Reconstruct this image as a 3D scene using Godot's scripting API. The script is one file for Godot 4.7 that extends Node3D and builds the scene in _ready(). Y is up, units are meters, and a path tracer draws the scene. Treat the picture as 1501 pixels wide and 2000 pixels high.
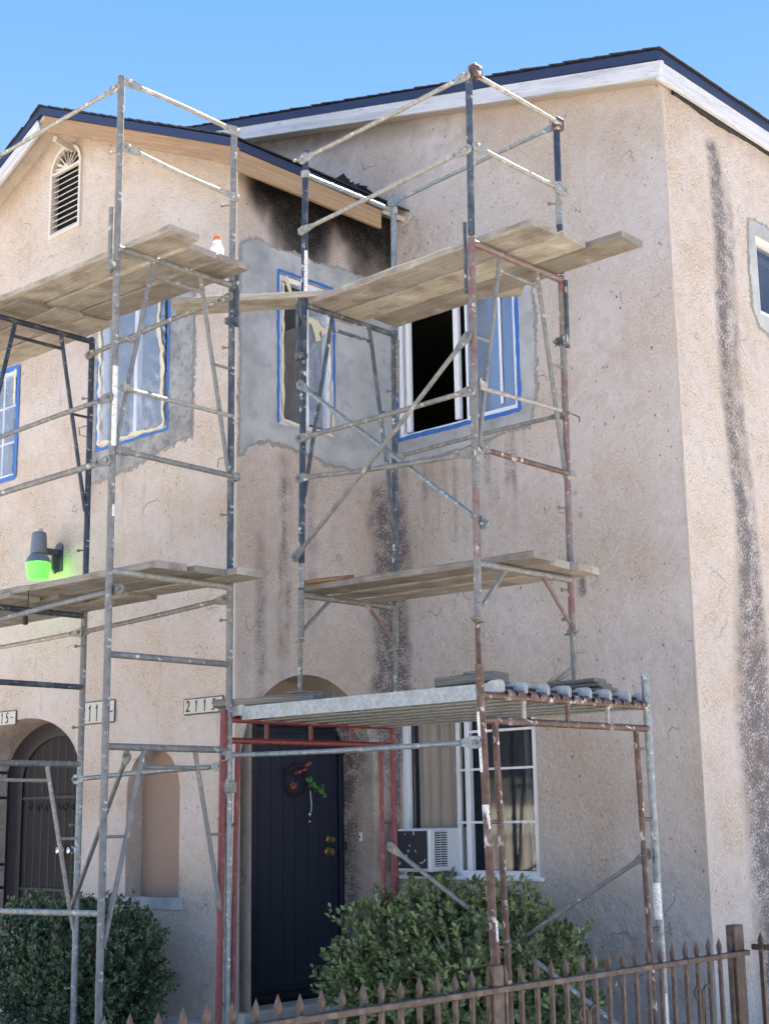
extends Node3D

# Metres, y up. The camera stands on the pavement at (0, 1.5, 0); the house lies towards -x and -z.
const X1 := -8.06      # side wall of the gabled wing (faces +x)
const X2 := -5.27      # right-hand side wall of the main block (faces +x)
const Z0 := -6.99      # gable wall (faces +z)
const Z1 := -8.75      # main front wall (faces +z)

var M := {}
var taken := {}
var rng := RandomNumberGenerator.new()

# ------------------------------------------------------------------ naming
func numbered(n: String) -> String:
	if not taken.has(n):
		taken[n] = 0
		return n
	taken[n] += 1
	return "%s_%03d" % [n, taken[n]]

func tag(o: Node, label: String, category := "", group := "", kind := "") -> Node:
	if label: o.set_meta("label", label)
	if category: o.set_meta("category", category)
	if group: o.set_meta("group", group)
	if kind: o.set_meta("kind", kind)
	return o

func thing(n: String, label: String, category: String, at: Vector3, group := "") -> Node3D:
	var o := Node3D.new()
	o.name = numbered(n)
	o.position = at
	add_child(o)
	tag(o, label, category, group)
	return o

func whole(o: Node) -> Vector3:
	var p := Vector3.ZERO
	while o != self and o != null:
		p += (o as Node3D).position
		o = o.get_parent()
	return p

# commit a mesh whose vertices are in world metres; the node keeps its own base point
func put(st: SurfaceTool, n: String, mat: Material, parent: Node = self, at = null) -> MeshInstance3D:
	var mi := MeshInstance3D.new()
	var mesh := st.commit()
	var base: Vector3 = whole(parent)
	if parent == self:
		base = at if at != null else mesh.get_aabb().get_center() - Vector3(0, mesh.get_aabb().size.y / 2, 0)
		mi.name = numbered(n)
		mi.position = base
	else:
		mi.name = n
	if base != Vector3.ZERO:
		var a := mesh.surface_get_arrays(0)
		var v: PackedVector3Array = a[Mesh.ARRAY_VERTEX]
		for i in v.size(): v[i] -= base
		a[Mesh.ARRAY_VERTEX] = v
		mesh = ArrayMesh.new()
		mesh.add_surface_from_arrays(Mesh.PRIMITIVE_TRIANGLES, a)
	mi.mesh = mesh
	mi.material_override = mat
	parent.add_child(mi, true)
	return mi

# ------------------------------------------------------------------ shapes
func mb() -> SurfaceTool:
	var st := SurfaceTool.new()
	st.begin(Mesh.PRIMITIVE_TRIANGLES)
	return st

func tri(st: SurfaceTool, a: Vector3, b: Vector3, c: Vector3, out: Vector3, uv := []) -> void:
	var n := (b - a).cross(c - a)
	if n.length_squared() < 1e-16: return
	n = n.normalized()
	var order := [0, 2, 1]
	if n.dot(out) < 0:
		n = -n
		order = [0, 1, 2]
	var p := [a, b, c]
	for i in order:
		st.set_normal(n)
		if uv.size(): st.set_uv(uv[i])
		st.add_vertex(p[i])

func quad(st: SurfaceTool, a: Vector3, b: Vector3, c: Vector3, d: Vector3, out: Vector3, uv := []) -> void:
	if uv.size():
		tri(st, a, b, c, out, [uv[0], uv[1], uv[2]])
		tri(st, a, c, d, out, [uv[0], uv[2], uv[3]])
	else:
		tri(st, a, b, c, out)
		tri(st, a, c, d, out)

func box(st: SurfaceTool, c: Vector3, size: Vector3, bevel := 0.0, b := Basis.IDENTITY) -> void:
	var h := size / 2
	bevel = minf(bevel, minf(h.x, minf(h.y, h.z)) * 0.9)
	var k := Vector3(h.x - bevel, h.y - bevel, h.z - bevel)
	var P := func(ax: int, s: Vector3) -> Vector3:
		var v := Vector3(s.x * k.x, s.y * k.y, s.z * k.z)
		v[ax] = s[ax] * h[ax]
		return c + b * v
	for ax in 3:
		var u := (ax + 1) % 3
		var w := (ax + 2) % 3
		for s in [-1.0, 1.0]:
			var q := []
			for e in [[-1.0, -1.0], [1.0, -1.0], [1.0, 1.0], [-1.0, 1.0]]:
				var sv := Vector3.ZERO
				sv[ax] = s
				sv[u] = e[0]
				sv[w] = e[1]
				q.append(P.call(ax, sv))
			var o := Vector3.ZERO
			o[ax] = s
			quad(st, q[0], q[1], q[2], q[3], b * o)
	if bevel <= 0.0: return
	for ax in 3:      # the edges that run along ax
		var u := (ax + 1) % 3
		var w := (ax + 2) % 3
		for su in [-1.0, 1.0]:
			for sw in [-1.0, 1.0]:
				var s0 := Vector3.ZERO
				s0[ax] = -1.0
				s0[u] = su
				s0[w] = sw
				var s1 := s0
				s1[ax] = 1.0
				var o := s0
				o[ax] = 0
				quad(st, P.call(u, s0), P.call(u, s1), P.call(w, s1), P.call(w, s0), b * o)
	for sx in [-1.0, 1.0]:
		for sy in [-1.0, 1.0]:
			for sz in [-1.0, 1.0]:
				var s := Vector3(sx, sy, sz)
				tri(st, P.call(0, s), P.call(1, s), P.call(2, s), b * s)

func box2(st: SurfaceTool, lo: Vector3, hi: Vector3, bevel := 0.0) -> void:
	box(st, (lo + hi) / 2, (hi - lo).abs(), bevel)

func frame_of(d: Vector3) -> Basis:      # y along d
	var y := d.normalized()
	var x := y.cross(Vector3.UP if absf(y.y) < 0.95 else Vector3.RIGHT).normalized()
	return Basis(x, y, x.cross(y))

func tube(st: SurfaceTool, a: Vector3, b: Vector3, r: float, seg := 10, r2 := -1.0, caps := true, from := 0.0, to := TAU) -> void:
	if r2 < 0: r2 = r
	var f := frame_of(b - a)
	for i in seg:
		var t0 := from + (to - from) * i / seg
		var t1 := from + (to - from) * (i + 1) / seg
		var n0 := f.x * cos(t0) + f.z * sin(t0)
		var n1 := f.x * cos(t1) + f.z * sin(t1)
		var p := [a + n0 * r, a + n1 * r, b + n1 * r2, b + n0 * r2]
		var n := [n0, n1, n1, n0]
		var g: Vector3 = (p[1] - p[0]).cross(p[2] - p[0])
		var order := [0, 2, 1, 0, 3, 2] if g.dot(n0 + n1) > 0 else [0, 1, 2, 0, 2, 3]
		for k in order:
			st.set_normal(n[k])
			st.add_vertex(p[k])
		if caps:
			tri(st, a, p[0], p[1], a - b)
			tri(st, b, p[3], p[2], b - a)

func rod(st: SurfaceTool, pts: Array, r: float, seg := 8) -> void:      # a bent rod
	for i in pts.size() - 1:
		tube(st, pts[i], pts[i + 1], r, seg)
		if i > 0: ball(st, pts[i], r, 6)

func ball(st: SurfaceTool, c: Vector3, r: float, seg := 8, sy := 1.0) -> void:
	for j in seg:
		var a0 := PI * j / seg
		var a1 := PI * (j + 1) / seg
		for i in seg * 2:
			var b0 := PI * i / seg
			var b1 := PI * (i + 1) / seg
			var q := []
			for e in [[a0, b0], [a0, b1], [a1, b1], [a1, b0]]:
				q.append(Vector3(sin(e[0]) * cos(e[1]), cos(e[0]), sin(e[0]) * sin(e[1])))
			for k in [0, 2, 1, 0, 3, 2]:
				st.set_normal(q[k])
				st.add_vertex(c + Vector3(q[k].x * r, q[k].y * r * sy, q[k].z * r))

func lathe(st: SurfaceTool, prof: Array, at: Vector3, axis: Vector3, seg := 20) -> void:      # prof: [radius, along]
	var f := frame_of(axis)
	for j in prof.size() - 1:
		for i in seg:
			var q := []
			var mid := f.x * cos(TAU * (i + 0.5) / seg) + f.z * sin(TAU * (i + 0.5) / seg)
			for e in [[j, i], [j, i + 1], [j + 1, i + 1], [j + 1, i]]:
				var t: float = TAU * e[1] / seg
				q.append(at + (f.x * cos(t) + f.z * sin(t)) * prof[e[0]][0] + f.y * prof[e[0]][1])
			var dr: float = prof[j + 1][0] - prof[j][0]
			var dy: float = prof[j + 1][1] - prof[j][1]
			quad(st, q[0], q[1], q[2], q[3], mid * dy - f.y * dr)

# polygon in a plane (origin o, axes ux uy), from height d0 to d1 along their normal
func prism(st: SurfaceTool, poly: PackedVector2Array, o: Vector3, ux: Vector3, uy: Vector3, d0: float, d1: float, back := true) -> void:
	var n := ux.cross(uy)
	var idx := Geometry2D.triangulate_polygon(poly)
	var at := func(p: Vector2, d: float) -> Vector3: return o + ux * p.x + uy * p.y + n * d
	for i in range(0, idx.size(), 3):
		var a := poly[idx[i]]
		var b := poly[idx[i + 1]]
		var c := poly[idx[i + 2]]
		tri(st, at.call(a, d1), at.call(b, d1), at.call(c, d1), n)
		if back: tri(st, at.call(a, d0), at.call(b, d0), at.call(c, d0), -n)
	var cw := 1.0 if Geometry2D.is_polygon_clockwise(poly) else -1.0
	for i in poly.size():
		var a := poly[i]
		var b := poly[(i + 1) % poly.size()]
		var e := (b - a).orthogonal() * cw      # outward
		quad(st, at.call(a, d0), at.call(b, d0), at.call(b, d1), at.call(a, d1), ux * -e.x + uy * -e.y if false else _outward(a, b, poly, ux, uy))

func _outward(a: Vector2, b: Vector2, poly: PackedVector2Array, ux: Vector3, uy: Vector3) -> Vector3:
	var m := (a + b) / 2
	var e := Vector2(b.y - a.y, a.x - b.x).normalized()
	if Geometry2D.is_point_in_polygon(m + e * 0.0005, poly): e = -e
	return ux * e.x + uy * e.y

func V(a: Array) -> PackedVector2Array:
	var p := PackedVector2Array()
	for i in range(0, a.size(), 2): p.append(Vector2(a[i], a[i + 1]))
	return p

func rect(x0: float, y0: float, x1: float, y1: float) -> PackedVector2Array:
	return V([x0, y0, x1, y0, x1, y1, x0, y1])

func arch(x0: float, x1: float, y0: float, spring: float, rise: float, seg := 22) -> PackedVector2Array:
	var p := V([x0, y0, x1, y0])
	for i in seg + 1:
		var t := PI * i / seg
		p.append(Vector2((x0 + x1) / 2 + cos(t) * (x1 - x0) / 2, spring + sin(t) * rise))
	return p

# rough outline: subdivides and pushes points about
func ragged(poly: PackedVector2Array, amount: float, step: float, sd: int) -> PackedVector2Array:
	var nz := noise(1.0, sd, 3)
	var out := PackedVector2Array()
	for i in poly.size():
		var a := poly[i]
		var b := poly[(i + 1) % poly.size()]
		var n := maxi(1, int(a.distance_to(b) / step))
		for k in n:
			var p := a.lerp(b, float(k) / n)
			out.append(p + Vector2(0.7 * nz.get_noise_2d(p.x * 4, p.y * 4) + 0.8 * nz.get_noise_2d(p.x * 40, p.y * 40), 0.7 * nz.get_noise_2d(p.x * 4 + 90, p.y * 4) + 0.8 * nz.get_noise_2d(p.x * 40, p.y * 40 + 50)) * amount)
	return out

# a polygon with holes as pieces without holes (cut through the middle of every hole)
func pieces(outline: PackedVector2Array, holes: Array) -> Array:
	var xs := []
	var lo := 1e9
	var hi := -1e9
	for p in outline:
		lo = minf(lo, p.x)
		hi = maxf(hi, p.x)
	for h in holes:
		var a := 1e9
		var b := -1e9
		for p in h:
			a = minf(a, p.x)
			b = maxf(b, p.x)
		xs.append((a + b) / 2)
	xs.sort()
	xs = [lo - 1] + xs + [hi + 1]
	var out := []
	for i in xs.size() - 1:
		var parts: Array = Geometry2D.intersect_polygons(outline, rect(xs[i], -50, xs[i + 1], 50))
		for h in holes:
			var next := []
			for q in parts: next.append_array(Geometry2D.clip_polygons(q, h))
			parts = next
		out.append_array(parts)
	return out

# wall planes: "z" faces +z and u is x; "x" faces +x and u is -z
func W(kind: String, c: float, u: float, v: float, o := 0.0) -> Vector3:
	return Vector3(u, v, c + o) if kind == "z" else Vector3(c + o, v, -u)

func face_of(kind: String) -> Vector3:
	return Vector3(0, 0, 1) if kind == "z" else Vector3(1, 0, 0)

func right_of(kind: String) -> Vector3:
	return Vector3(1, 0, 0) if kind == "z" else Vector3(0, 0, -1)

# wall sheet with openings and their reveals; area is the rectangle that the wall's texture covers
func wall(n: String, parent: Node, kind: String, c: float, outline: PackedVector2Array, holes: Array, depths: Array, area: Rect2, mat: Material) -> MeshInstance3D:
	var st := mb()
	var f := face_of(kind)
	var uvof := func(p: Vector2) -> Vector2: return Vector2((p.x - area.position.x) / area.size.x, 1.0 - (p.y - area.position.y) / area.size.y)
	for q in pieces(outline, holes):
		var idx := Geometry2D.triangulate_polygon(q)
		for i in range(0, idx.size(), 3):
			var p := [q[idx[i]], q[idx[i + 1]], q[idx[i + 2]]]
			tri(st, W(kind, c, p[0].x, p[0].y), W(kind, c, p[1].x, p[1].y), W(kind, c, p[2].x, p[2].y), f, [uvof.call(p[0]), uvof.call(p[1]), uvof.call(p[2])])
			tri(st, W(kind, c, p[0].x, p[0].y, -0.16), W(kind, c, p[1].x, p[1].y, -0.16), W(kind, c, p[2].x, p[2].y, -0.16), -f, [uvof.call(p[0]), uvof.call(p[1]), uvof.call(p[2])])
	for k in holes.size():
		var h: PackedVector2Array = holes[k]
		var d: float = depths[k]
		for i in h.size():
			var a := h[i]
			var b := h[(i + 1) % h.size()]
			var o := -_outward(a, b, h, right_of(kind), Vector3.UP)
			var m := (b - a).orthogonal().normalized() * d * 0.9
			quad(st, W(kind, c, a.x, a.y), W(kind, c, b.x, b.y), W(kind, c, b.x, b.y, -d), W(kind, c, a.x, a.y, -d), o, [uvof.call(a), uvof.call(b), uvof.call(b + m), uvof.call(a + m)])
	return put(st, n, mat, parent)

# ------------------------------------------------------------------ textures
func noise(freq: float, sd: int, oct := 3, kind := FastNoiseLite.TYPE_SIMPLEX_SMOOTH) -> FastNoiseLite:
	var n := FastNoiseLite.new()
	n.noise_type = kind
	n.frequency = freq
	n.seed = sd
	n.fractal_octaves = oct
	n.fractal_type = FastNoiseLite.FRACTAL_FBM if oct > 1 else FastNoiseLite.FRACTAL_NONE
	return n

func grey(w: int, h: int, freq: float, sd: int, oct := 3, kind := FastNoiseLite.TYPE_SIMPLEX_SMOOTH, seamless := true) -> Image:
	var n := noise(freq, sd, oct, kind)
	var im := n.get_seamless_image(w, h, false, false, 0.12) if seamless else n.get_image(w, h, false, false, true)
	im.convert(Image.FORMAT_L8)
	return im

# layers: [noise image, [[t, Color], ...]] blended over one another by the colours' alpha
func layered(size: int, layers: Array) -> ImageTexture:
	var n := size * size
	var out := PackedByteArray()
	out.resize(n * 3)
	for l in layers:
		var g := Gradient.new()
		g.offsets = PackedFloat32Array(l[1].map(func(s): return s[0]))
		g.colors = PackedColorArray(l[1].map(func(s): return s[1]))
		var lr := PackedInt32Array()
		var lg := PackedInt32Array()
		var lb := PackedInt32Array()
		var la := PackedInt32Array()
		for i in 256:
			var c := g.sample(i / 255.0)
			lr.append(int(c.r * 255))
			lg.append(int(c.g * 255))
			lb.append(int(c.b * 255))
			la.append(int(c.a * 256))
		var d: PackedByteArray = (l[0] as Image).get_data()
		var j := 0
		for i in n:
			var t := d[i]
			var a := la[t]
			if a > 0:
				out[j] += (lr[t] - out[j]) * a >> 8
				out[j + 1] += (lg[t] - out[j + 1]) * a >> 8
				out[j + 2] += (lb[t] - out[j + 2]) * a >> 8
			j += 3
	return ImageTexture.create_from_image(Image.create_from_data(size, size, false, Image.FORMAT_RGB8, out))

func clear_stains(size: int, im: Image, stops: Array) -> ImageTexture:      # colour and coverage from one noise picture
	var g := Gradient.new()
	g.offsets = PackedFloat32Array(stops.map(func(s): return s[0]))
	g.colors = PackedColorArray(stops.map(func(s): return s[1]))
	var d := im.get_data()
	var out := PackedByteArray()
	out.resize(size * size * 4)
	for i in size * size:
		var c := g.sample(d[i] / 255.0)
		out[i * 4] = c.r8
		out[i * 4 + 1] = c.g8
		out[i * 4 + 2] = c.b8
		out[i * 4 + 3] = c.a8
	return ImageTexture.create_from_image(Image.create_from_data(size, size, false, Image.FORMAT_RGBA8, out))

func normal_from(im: Image, strength: float) -> ImageTexture:
	var c: Image = im.duplicate()
	c.convert(Image.FORMAT_RGBA8)
	c.bump_map_to_normal_map(strength)
	return ImageTexture.create_from_image(c)

func mat(color: Color, rough := 0.8, metal := 0.0, spec := 0.5) -> StandardMaterial3D:
	var m := StandardMaterial3D.new()
	m.albedo_color = color
	m.roughness = rough
	m.metallic = metal
	m.metallic_specular = spec
	return m

func tmat(tex: Texture2D, scale: Vector3, rough := 0.8, metal := 0.0, world := true, tint := Color.WHITE) -> StandardMaterial3D:
	var m := mat(tint, rough, metal)
	m.albedo_texture = tex
	m.uv1_triplanar = true
	m.uv1_world_triplanar = world
	m.uv1_scale = scale
	return m

func C(hex: String, a := 1.0) -> Color:
	var c := Color(hex)
	c.a = a
	return c

func make_materials() -> void:
	# painted and galvanised scaffold tube, plaster splashed
	var n1 := grey(256, 256, 0.02, 11, 4)
	var n2 := grey(256, 256, 0.06, 12, 3)
	var n3 := grey(256, 256, 0.035, 13, 4)
	var n4 := grey(256, 256, 0.13, 14, 2)
	M.speck = n4
	var splash := [n3, [[0.0, C("cfcbc3", 0)], [0.76, C("cfcbc3", 0)], [0.80, C("cdc9c1", 0.8)], [1.0, C("d8d5ce")]]]
	var rust := [n2, [[0.0, C("4f3f33", 0.6)], [0.16, C("4f3f33", 0.4)], [0.26, C("5d4a3c", 0)], [1.0, C("5d4433", 0)]]]
	var dust := [n1, [[0.0, C("8f8b81", 0)], [0.4, C("8f8b81", 0)], [0.75, C("8f8b81", 0.45)], [1.0, C("99958a", 0.6)]]]
	var pits := [n4, [[0.0, C("2b2c2c", 0.6)], [0.18, C("2b2c2c", 0.3)], [0.26, C("2b2c2c", 0)], [1.0, C("2b2c2c", 0)]]]
	var s := Vector3(1.1, 1.1, 1.1)
	M.gray_tube = tmat(layered(256, [[n2, [[0, C("585a5b")], [0.5, C("6c6e6e")], [1, C("807f79")]]], pits, dust, rust, splash]), s, 0.62, 0.1)
	M.pale_tube = tmat(layered(256, [[n2, [[0, C("7a7b78")], [0.5, C("918f88")], [1, C("a3a197")]]], pits, rust, splash]), s, 0.55, 0.15)
	M.steel_tube = tmat(layered(256, [[n2, [[0, C("646a6c")], [0.5, C("7d8587")], [1, C("979d9b")]]], pits, splash]), s, 0.45, 0.35)
	M.navy_tube = tmat(layered(256, [[n2, [[0, C("161f2e")], [0.5, C("1f2b3d")], [1, C("2b384b")]]], [n1, [[0, C("6a6a66", 0)], [0.56, C("6a6a66", 0)], [0.75, C("6f6f6a", 0.5)], [1, C("7a7a74", 0.6)]]], [n3, [[0, C("cfcbc3", 0)], [0.78, C("cfcbc3", 0)], [0.82, C("d2cec6", 0.8)], [1, C("e2dfd8")]]]]), s, 0.5, 0.0)
	M.worn_navy_tube = tmat(layered(256, [[n2, [[0, C("1c2733")], [0.5, C("2e3a47")], [1, C("4a5258")]]], dust, rust, splash]), s, 0.55, 0.0)
	M.red_tube = tmat(layered(256, [[n2, [[0, C("582024")], [0.5, C("6d2a2d")], [1, C("7d3a3a")]]], pits, [n1, [[0, C("9a8b84", 0)], [0.7, C("9a8b84", 0)], [0.85, C("9a8b84", 0.6)], [1, C("9a8b84", 0.7)]]]]), s, 0.5, 0.0)
	M.reddish_tube = tmat(layered(256, [[n2, [[0, C("5b5350")], [0.5, C("6d6662")], [1, C("807b75")]]], [n1, [[0, C("6c3538", 0.7)], [0.40, C("6c383b", 0.45)], [0.52, C("6c383b", 0)], [1, C("7a3438", 0)]]], pits, splash]), s, 0.55, 0.0)
	M.brown_tube = tmat(layered(256, [[n2, [[0, C("3d2a26")], [0.5, C("51392f")], [1, C("6a5044")]]], [n1, [[0, C("8b837a", 0)], [0.6, C("8b837a", 0)], [0.8, C("8b837a", 0.5)], [1, C("8b837a", 0.6)]]], [n3, [[0, C("cfcbc3", 0)], [0.74, C("cfcbc3", 0)], [0.78, C("d6d2ca", 0.9)], [1, C("e2dfd8")]]]]), s, 0.6, 0.0)
	M.fence_iron = tmat(layered(256, [[n2, [[0, C("291f1c")], [0.5, C("392b25")], [1, C("4c3c34")]]], pits, [n1, [[0, C("7d6f66", 0)], [0.6, C("7d6f66", 0)], [0.8, C("7d6f66", 0.35)], [1, C("7d6f66", 0.4)]]]]), Vector3(1.6, 1.6, 1.6), 0.6, 0.0)
	M.white_paint = tmat(layered(256, [[n2, [[0, C("c9c7c1")], [0.6, C("dedcd6")], [1, C("e8e6e1")]]], [n4, [[0, C("6d5b50", 0.9)], [0.22, C("6d5b50", 0.6)], [0.3, C("6d5b50", 0)], [1, C("6d5b50", 0)]]]]), Vector3(2, 2, 2), 0.7)
	# galvanised deck
	M.galvanised = tmat(layered(256, [[grey(256, 256, 0.07, 21, 1, FastNoiseLite.TYPE_CELLULAR), [[0, C("868d91")], [0.5, C("959ca0")], [1, C("a3a9ab")]]], [n1, [[0, C("837a69", 0.5)], [0.35, C("837a69", 0.3)], [0.5, C("837a69", 0)], [1, C("837a69", 0)]]]]), Vector3(2, 2, 2), 0.42, 0.4)
	# wood
	var w1 := grey(512, 512, 0.012, 31, 5)
	var w2 := grey(512, 512, 0.05, 32, 4)
	var w3 := grey(512, 512, 0.006, 33, 2)
	var grain := Vector3(0.11, 5.5, 5.5)
	var stains := clear_stains(256, grey(256, 256, 0.018, 33, 5), [[0, C("4f473b", 0.6)], [0.26, C("5a5144", 0.35)], [0.40, C("6d6353", 0)], [0.62, C("b5b2ab", 0)], [0.78, C("b8b5ae", 0.35)], [1, C("c5c2bb", 0.6)]])
	M.planks = []
	for k in 3:
		var t: Array = [["87817a", "8e887f", "969087"], ["958f84", "9c968b", "a49e93"], ["757068", "7c766e", "857f76"]][k]
		var m := tmat(layered(512, [[w1, [[0, C(t[0])], [0.35, C(t[1])], [0.5, C(t[0])], [0.7, C(t[2])], [1, C(t[1])]]], [w2, [[0, C("4d4334", 0.6)], [0.26, C("4d4334", 0.4)], [0.37, C("4d4334", 0)], [1, C("4d4334", 0)]]]]), grain, 0.85, 0.0, false)
		m.uv1_offset = Vector3(0.37 * k, 0.21 * k, 0.43 * k)
		m.normal_enabled = true
		m.normal_texture = normal_from(w2, 3.0) if k == 0 else M.planks[0].normal_texture
		m.normal_scale = 0.6
		m.detail_enabled = true
		m.detail_blend_mode = BaseMaterial3D.BLEND_MODE_MIX
		m.detail_uv_layer = BaseMaterial3D.DETAIL_UV_2
		m.detail_albedo = stains
		m.uv2_triplanar = true
		m.uv2_world_triplanar = true
		m.uv2_scale = Vector3(0.8, 0.8, 0.8)
		m.uv2_offset = Vector3(0.31 * k, 0.13 * k, 0.57 * k)
		M.planks.append(m)
	M.grey_board = tmat(layered(512, [[w1, [[0, C("625d54")], [0.4, C("837c70")], [0.6, C("6d675d")], [1, C("9c9587")]]], [w2, [[0, C("35322d", 0.7)], [0.32, C("35322d", 0.2)], [0.42, C("35322d", 0)], [1, C("35322d", 0)]]]]), grain, 0.9, 0.0, false)
	M.brown_board = tmat(layered(512, [[w1, [[0, C("6f4f38")], [0.4, C("94704f")], [0.6, C("7d5a3e")], [1, C("a58260")]]], [w2, [[0, C("35281e", 0.6)], [0.32, C("35281e", 0.2)], [0.42, C("35281e", 0)], [1, C("35281e", 0)]]]]), grain, 0.9, 0.0, false)
	M.new_wood = tmat(layered(512, [[w1, [[0, C("8b7155")], [0.3, C("9d8365")], [0.45, C("917759")], [0.62, C("a58a6b")], [1, C("977c5d")]]], [w2, [[0, C("7b5636", 0.5)], [0.28, C("7b5636", 0.15)], [0.38, C("7b5636", 0)], [1, C("7b5636", 0)]]], [w3, [[0, C("8e7a63", 0.5)], [0.4, C("8e7a63", 0)], [1, C("8e7a63", 0)]]]]), Vector3(0.12, 4.0, 4.0), 0.8, 0.0, false)
	M.new_wood_pale = tmat(M.new_wood.albedo_texture, Vector3(0.12, 4.0, 4.0), 0.8, 0.0, false, C("f2ece6"))
	M.white_fascia = tmat(layered(512, [[w1, [[0, C("adb0b6")], [0.5, C("bcbec2")], [1, C("c6c7c9")]]], [w2, [[0, C("6f6a64", 0.8)], [0.20, C("777169", 0.5)], [0.27, C("777169", 0)], [1, C("777169", 0)]]], [w3, [[0, C("8f8f8e", 0.4)], [0.35, C("8f8f8e", 0)], [1, C("8f8f8e", 0)]]]]), Vector3(0.14, 3.0, 3.0), 0.75, 0.0, false)
	M.drip = mat(C("27304a"), 0.45, 0.2)
	M.shingle = tmat(layered(256, [[n4, [[0, C("1c1d20")], [0.5, C("2c2e33")], [1, C("44464c")]]]]), Vector3(3, 3, 3), 0.95)
	M.felt = tmat(layered(256, [[n2, [[0, C("141517")], [0.6, C("24262a")], [1, C("4a4d50")]]]]), Vector3(2, 2, 2), 0.85)
	M.soffit_paint = tmat(layered(256, [[n1, [[0, C("a59c90")], [0.5, C("b8afa2")], [1, C("c3bbaf")]]], [n2, [[0, C("6d6257", 0.6)], [0.25, C("6d6257", 0.1)], [0.32, C("6d6257", 0)], [1, C("6d6257", 0)]]]]), Vector3(1, 1, 1), 0.85)
	# window parts
	M.vinyl = mat(C("e3e4e4"), 0.4)
	M.blue_tape = tmat(layered(256, [[n2, [[0, C("25559c")], [0.5, C("3066b0")], [1, C("3f76bd")]]]]), Vector3(3, 3, 3), 0.6)
	M.cream_tape = tmat(layered(256, [[n2, [[0, C("bcb292")], [0.5, C("cac1a4")], [1, C("d3ccb4")]]]]), Vector3(3, 3, 3), 0.7)
	var g := mat(Color(0.5, 0.6, 0.7, 0.06), 0.03)
	g.transparency = BaseMaterial3D.TRANSPARENCY_ALPHA
	M.glass = g
	g = mat(C("a9bfd8", 0.2), 0.04, 0.36)
	g.transparency = BaseMaterial3D.TRANSPARENCY_ALPHA
	M.mirror_glass = g
	g = mat(Color(0.78, 0.84, 0.92, 0.26), 0.22)
	g.transparency = BaseMaterial3D.TRANSPARENCY_ALPHA
	M.film = g
	M.curtain = mat(C("b9ab98"), 0.95)
	M.curtain.backlight_enabled = true
	M.curtain.backlight = C("6a6256")
	M.sheer = mat(C("5b5d62"), 0.95)
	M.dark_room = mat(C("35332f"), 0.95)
	M.black = mat(C("0d0e10"), 0.7)
	M.iron = mat(C("17171d"), 0.6, 0.0)
	M.screen_dark = mat(C("0f0d11"), 0.8)
	M.navy_door = mat(C("0f1624"), 0.5)  # black door steel with the blue of the haze put into its colour
	M.door_mesh = mat(C("131b2b"), 0.6)  # black screen, the same haze tint put into its colour
	M.brown_door = mat(C("292129"), 0.6)
	M.brass = mat(C("8f7c52"), 0.4, 0.8)
	M.chrome = mat(C("b9bcc0"), 0.2, 0.9)
	M.plate = tmat(layered(256, [[n2, [[0, C("9d9a92")], [0.5, C("bdb9af")], [1, C("cfcbc1")]]]]), Vector3(4, 4, 4), 0.8)
	M.lamp_grey = mat(C("6f747d"), 0.45, 0.3)
	M.pale_metal = tmat(layered(256, [[n1, [[0, C("8f9292")], [0.5, C("a6a8a7")], [1, C("b5b6b3")]]], rust]), Vector3(3, 3, 3), 0.6, 0.1)
	M.end_plate = mat(C("3b322d"), 0.6, 0.2)
	M.dark_metal = mat(C("4a4e55"), 0.5, 0.3)
	# grey render coat
	M.patch = tmat(layered(512, [[grey(512, 512, 0.006, 41, 5), [[0, C("8b8d8c")], [0.5, C("a0a2a1")], [1, C("b1b1ae")]]], [grey(512, 512, 0.02, 42, 4), [[0, C("787c80", 0.5)], [0.3, C("787c80", 0.15)], [0.45, C("787c80", 0)], [0.7, C("b9bab8", 0)], [1, C("b9bab8", 0.5)]]]]), Vector3(0.55, 0.55, 0.55), 0.9)
	M.patch_dark = tmat(layered(512, [[grey(512, 512, 0.008, 43, 5), [[0, C("717372")], [0.5, C("8a8c8b")], [1, C("9fa09e")]]], [grey(512, 512, 0.03, 44, 4), [[0, C("55585b", 0.7)], [0.3, C("55585b", 0.2)], [0.42, C("55585b", 0)], [0.72, C("a3a5a6", 0)], [1, C("a3a5a6", 0.7)]]]]), Vector3(0.8, 0.8, 0.8), 0.9)
	M.render_edge = tmat(layered(256, [[n4, [[0, C("6f6d6a")], [0.5, C("898683")], [1, C("a3a09b")]]]]), Vector3(3, 3, 3), 0.95)
	# ground
	M.soil = tmat(layered(512, [[grey(512, 512, 0.01, 51, 5), [[0, C("938a7e")], [0.5, C("a69c90")], [1, C("b4aba0")]]], [grey(512, 512, 0.09, 52, 3), [[0, C("453c33", 0.8)], [0.35, C("453c33", 0)], [0.66, C("a09584", 0)], [1, C("a09584", 0.7)]]]]), Vector3(0.5, 0.5, 0.5), 0.95)
	M.concrete = tmat(layered(512, [[grey(512, 512, 0.008, 53, 5), [[0, C("a29d95")], [0.5, C("b6b0a7")], [1, C("c4beb4")]]], [grey(512, 512, 0.1, 54, 3), [[0, C("7d7871", 0.6)], [0.35, C("7d7871", 0)], [1, C("7d7871", 0)]]]]), Vector3(0.4, 0.4, 0.4), 0.9)
	M.asphalt = tmat(layered(256, [[n4, [[0, C("4b4b4c")], [0.5, C("5c5c5c")], [1, C("717170")]]]]), Vector3(1.5, 1.5, 1.5), 0.95)

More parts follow.
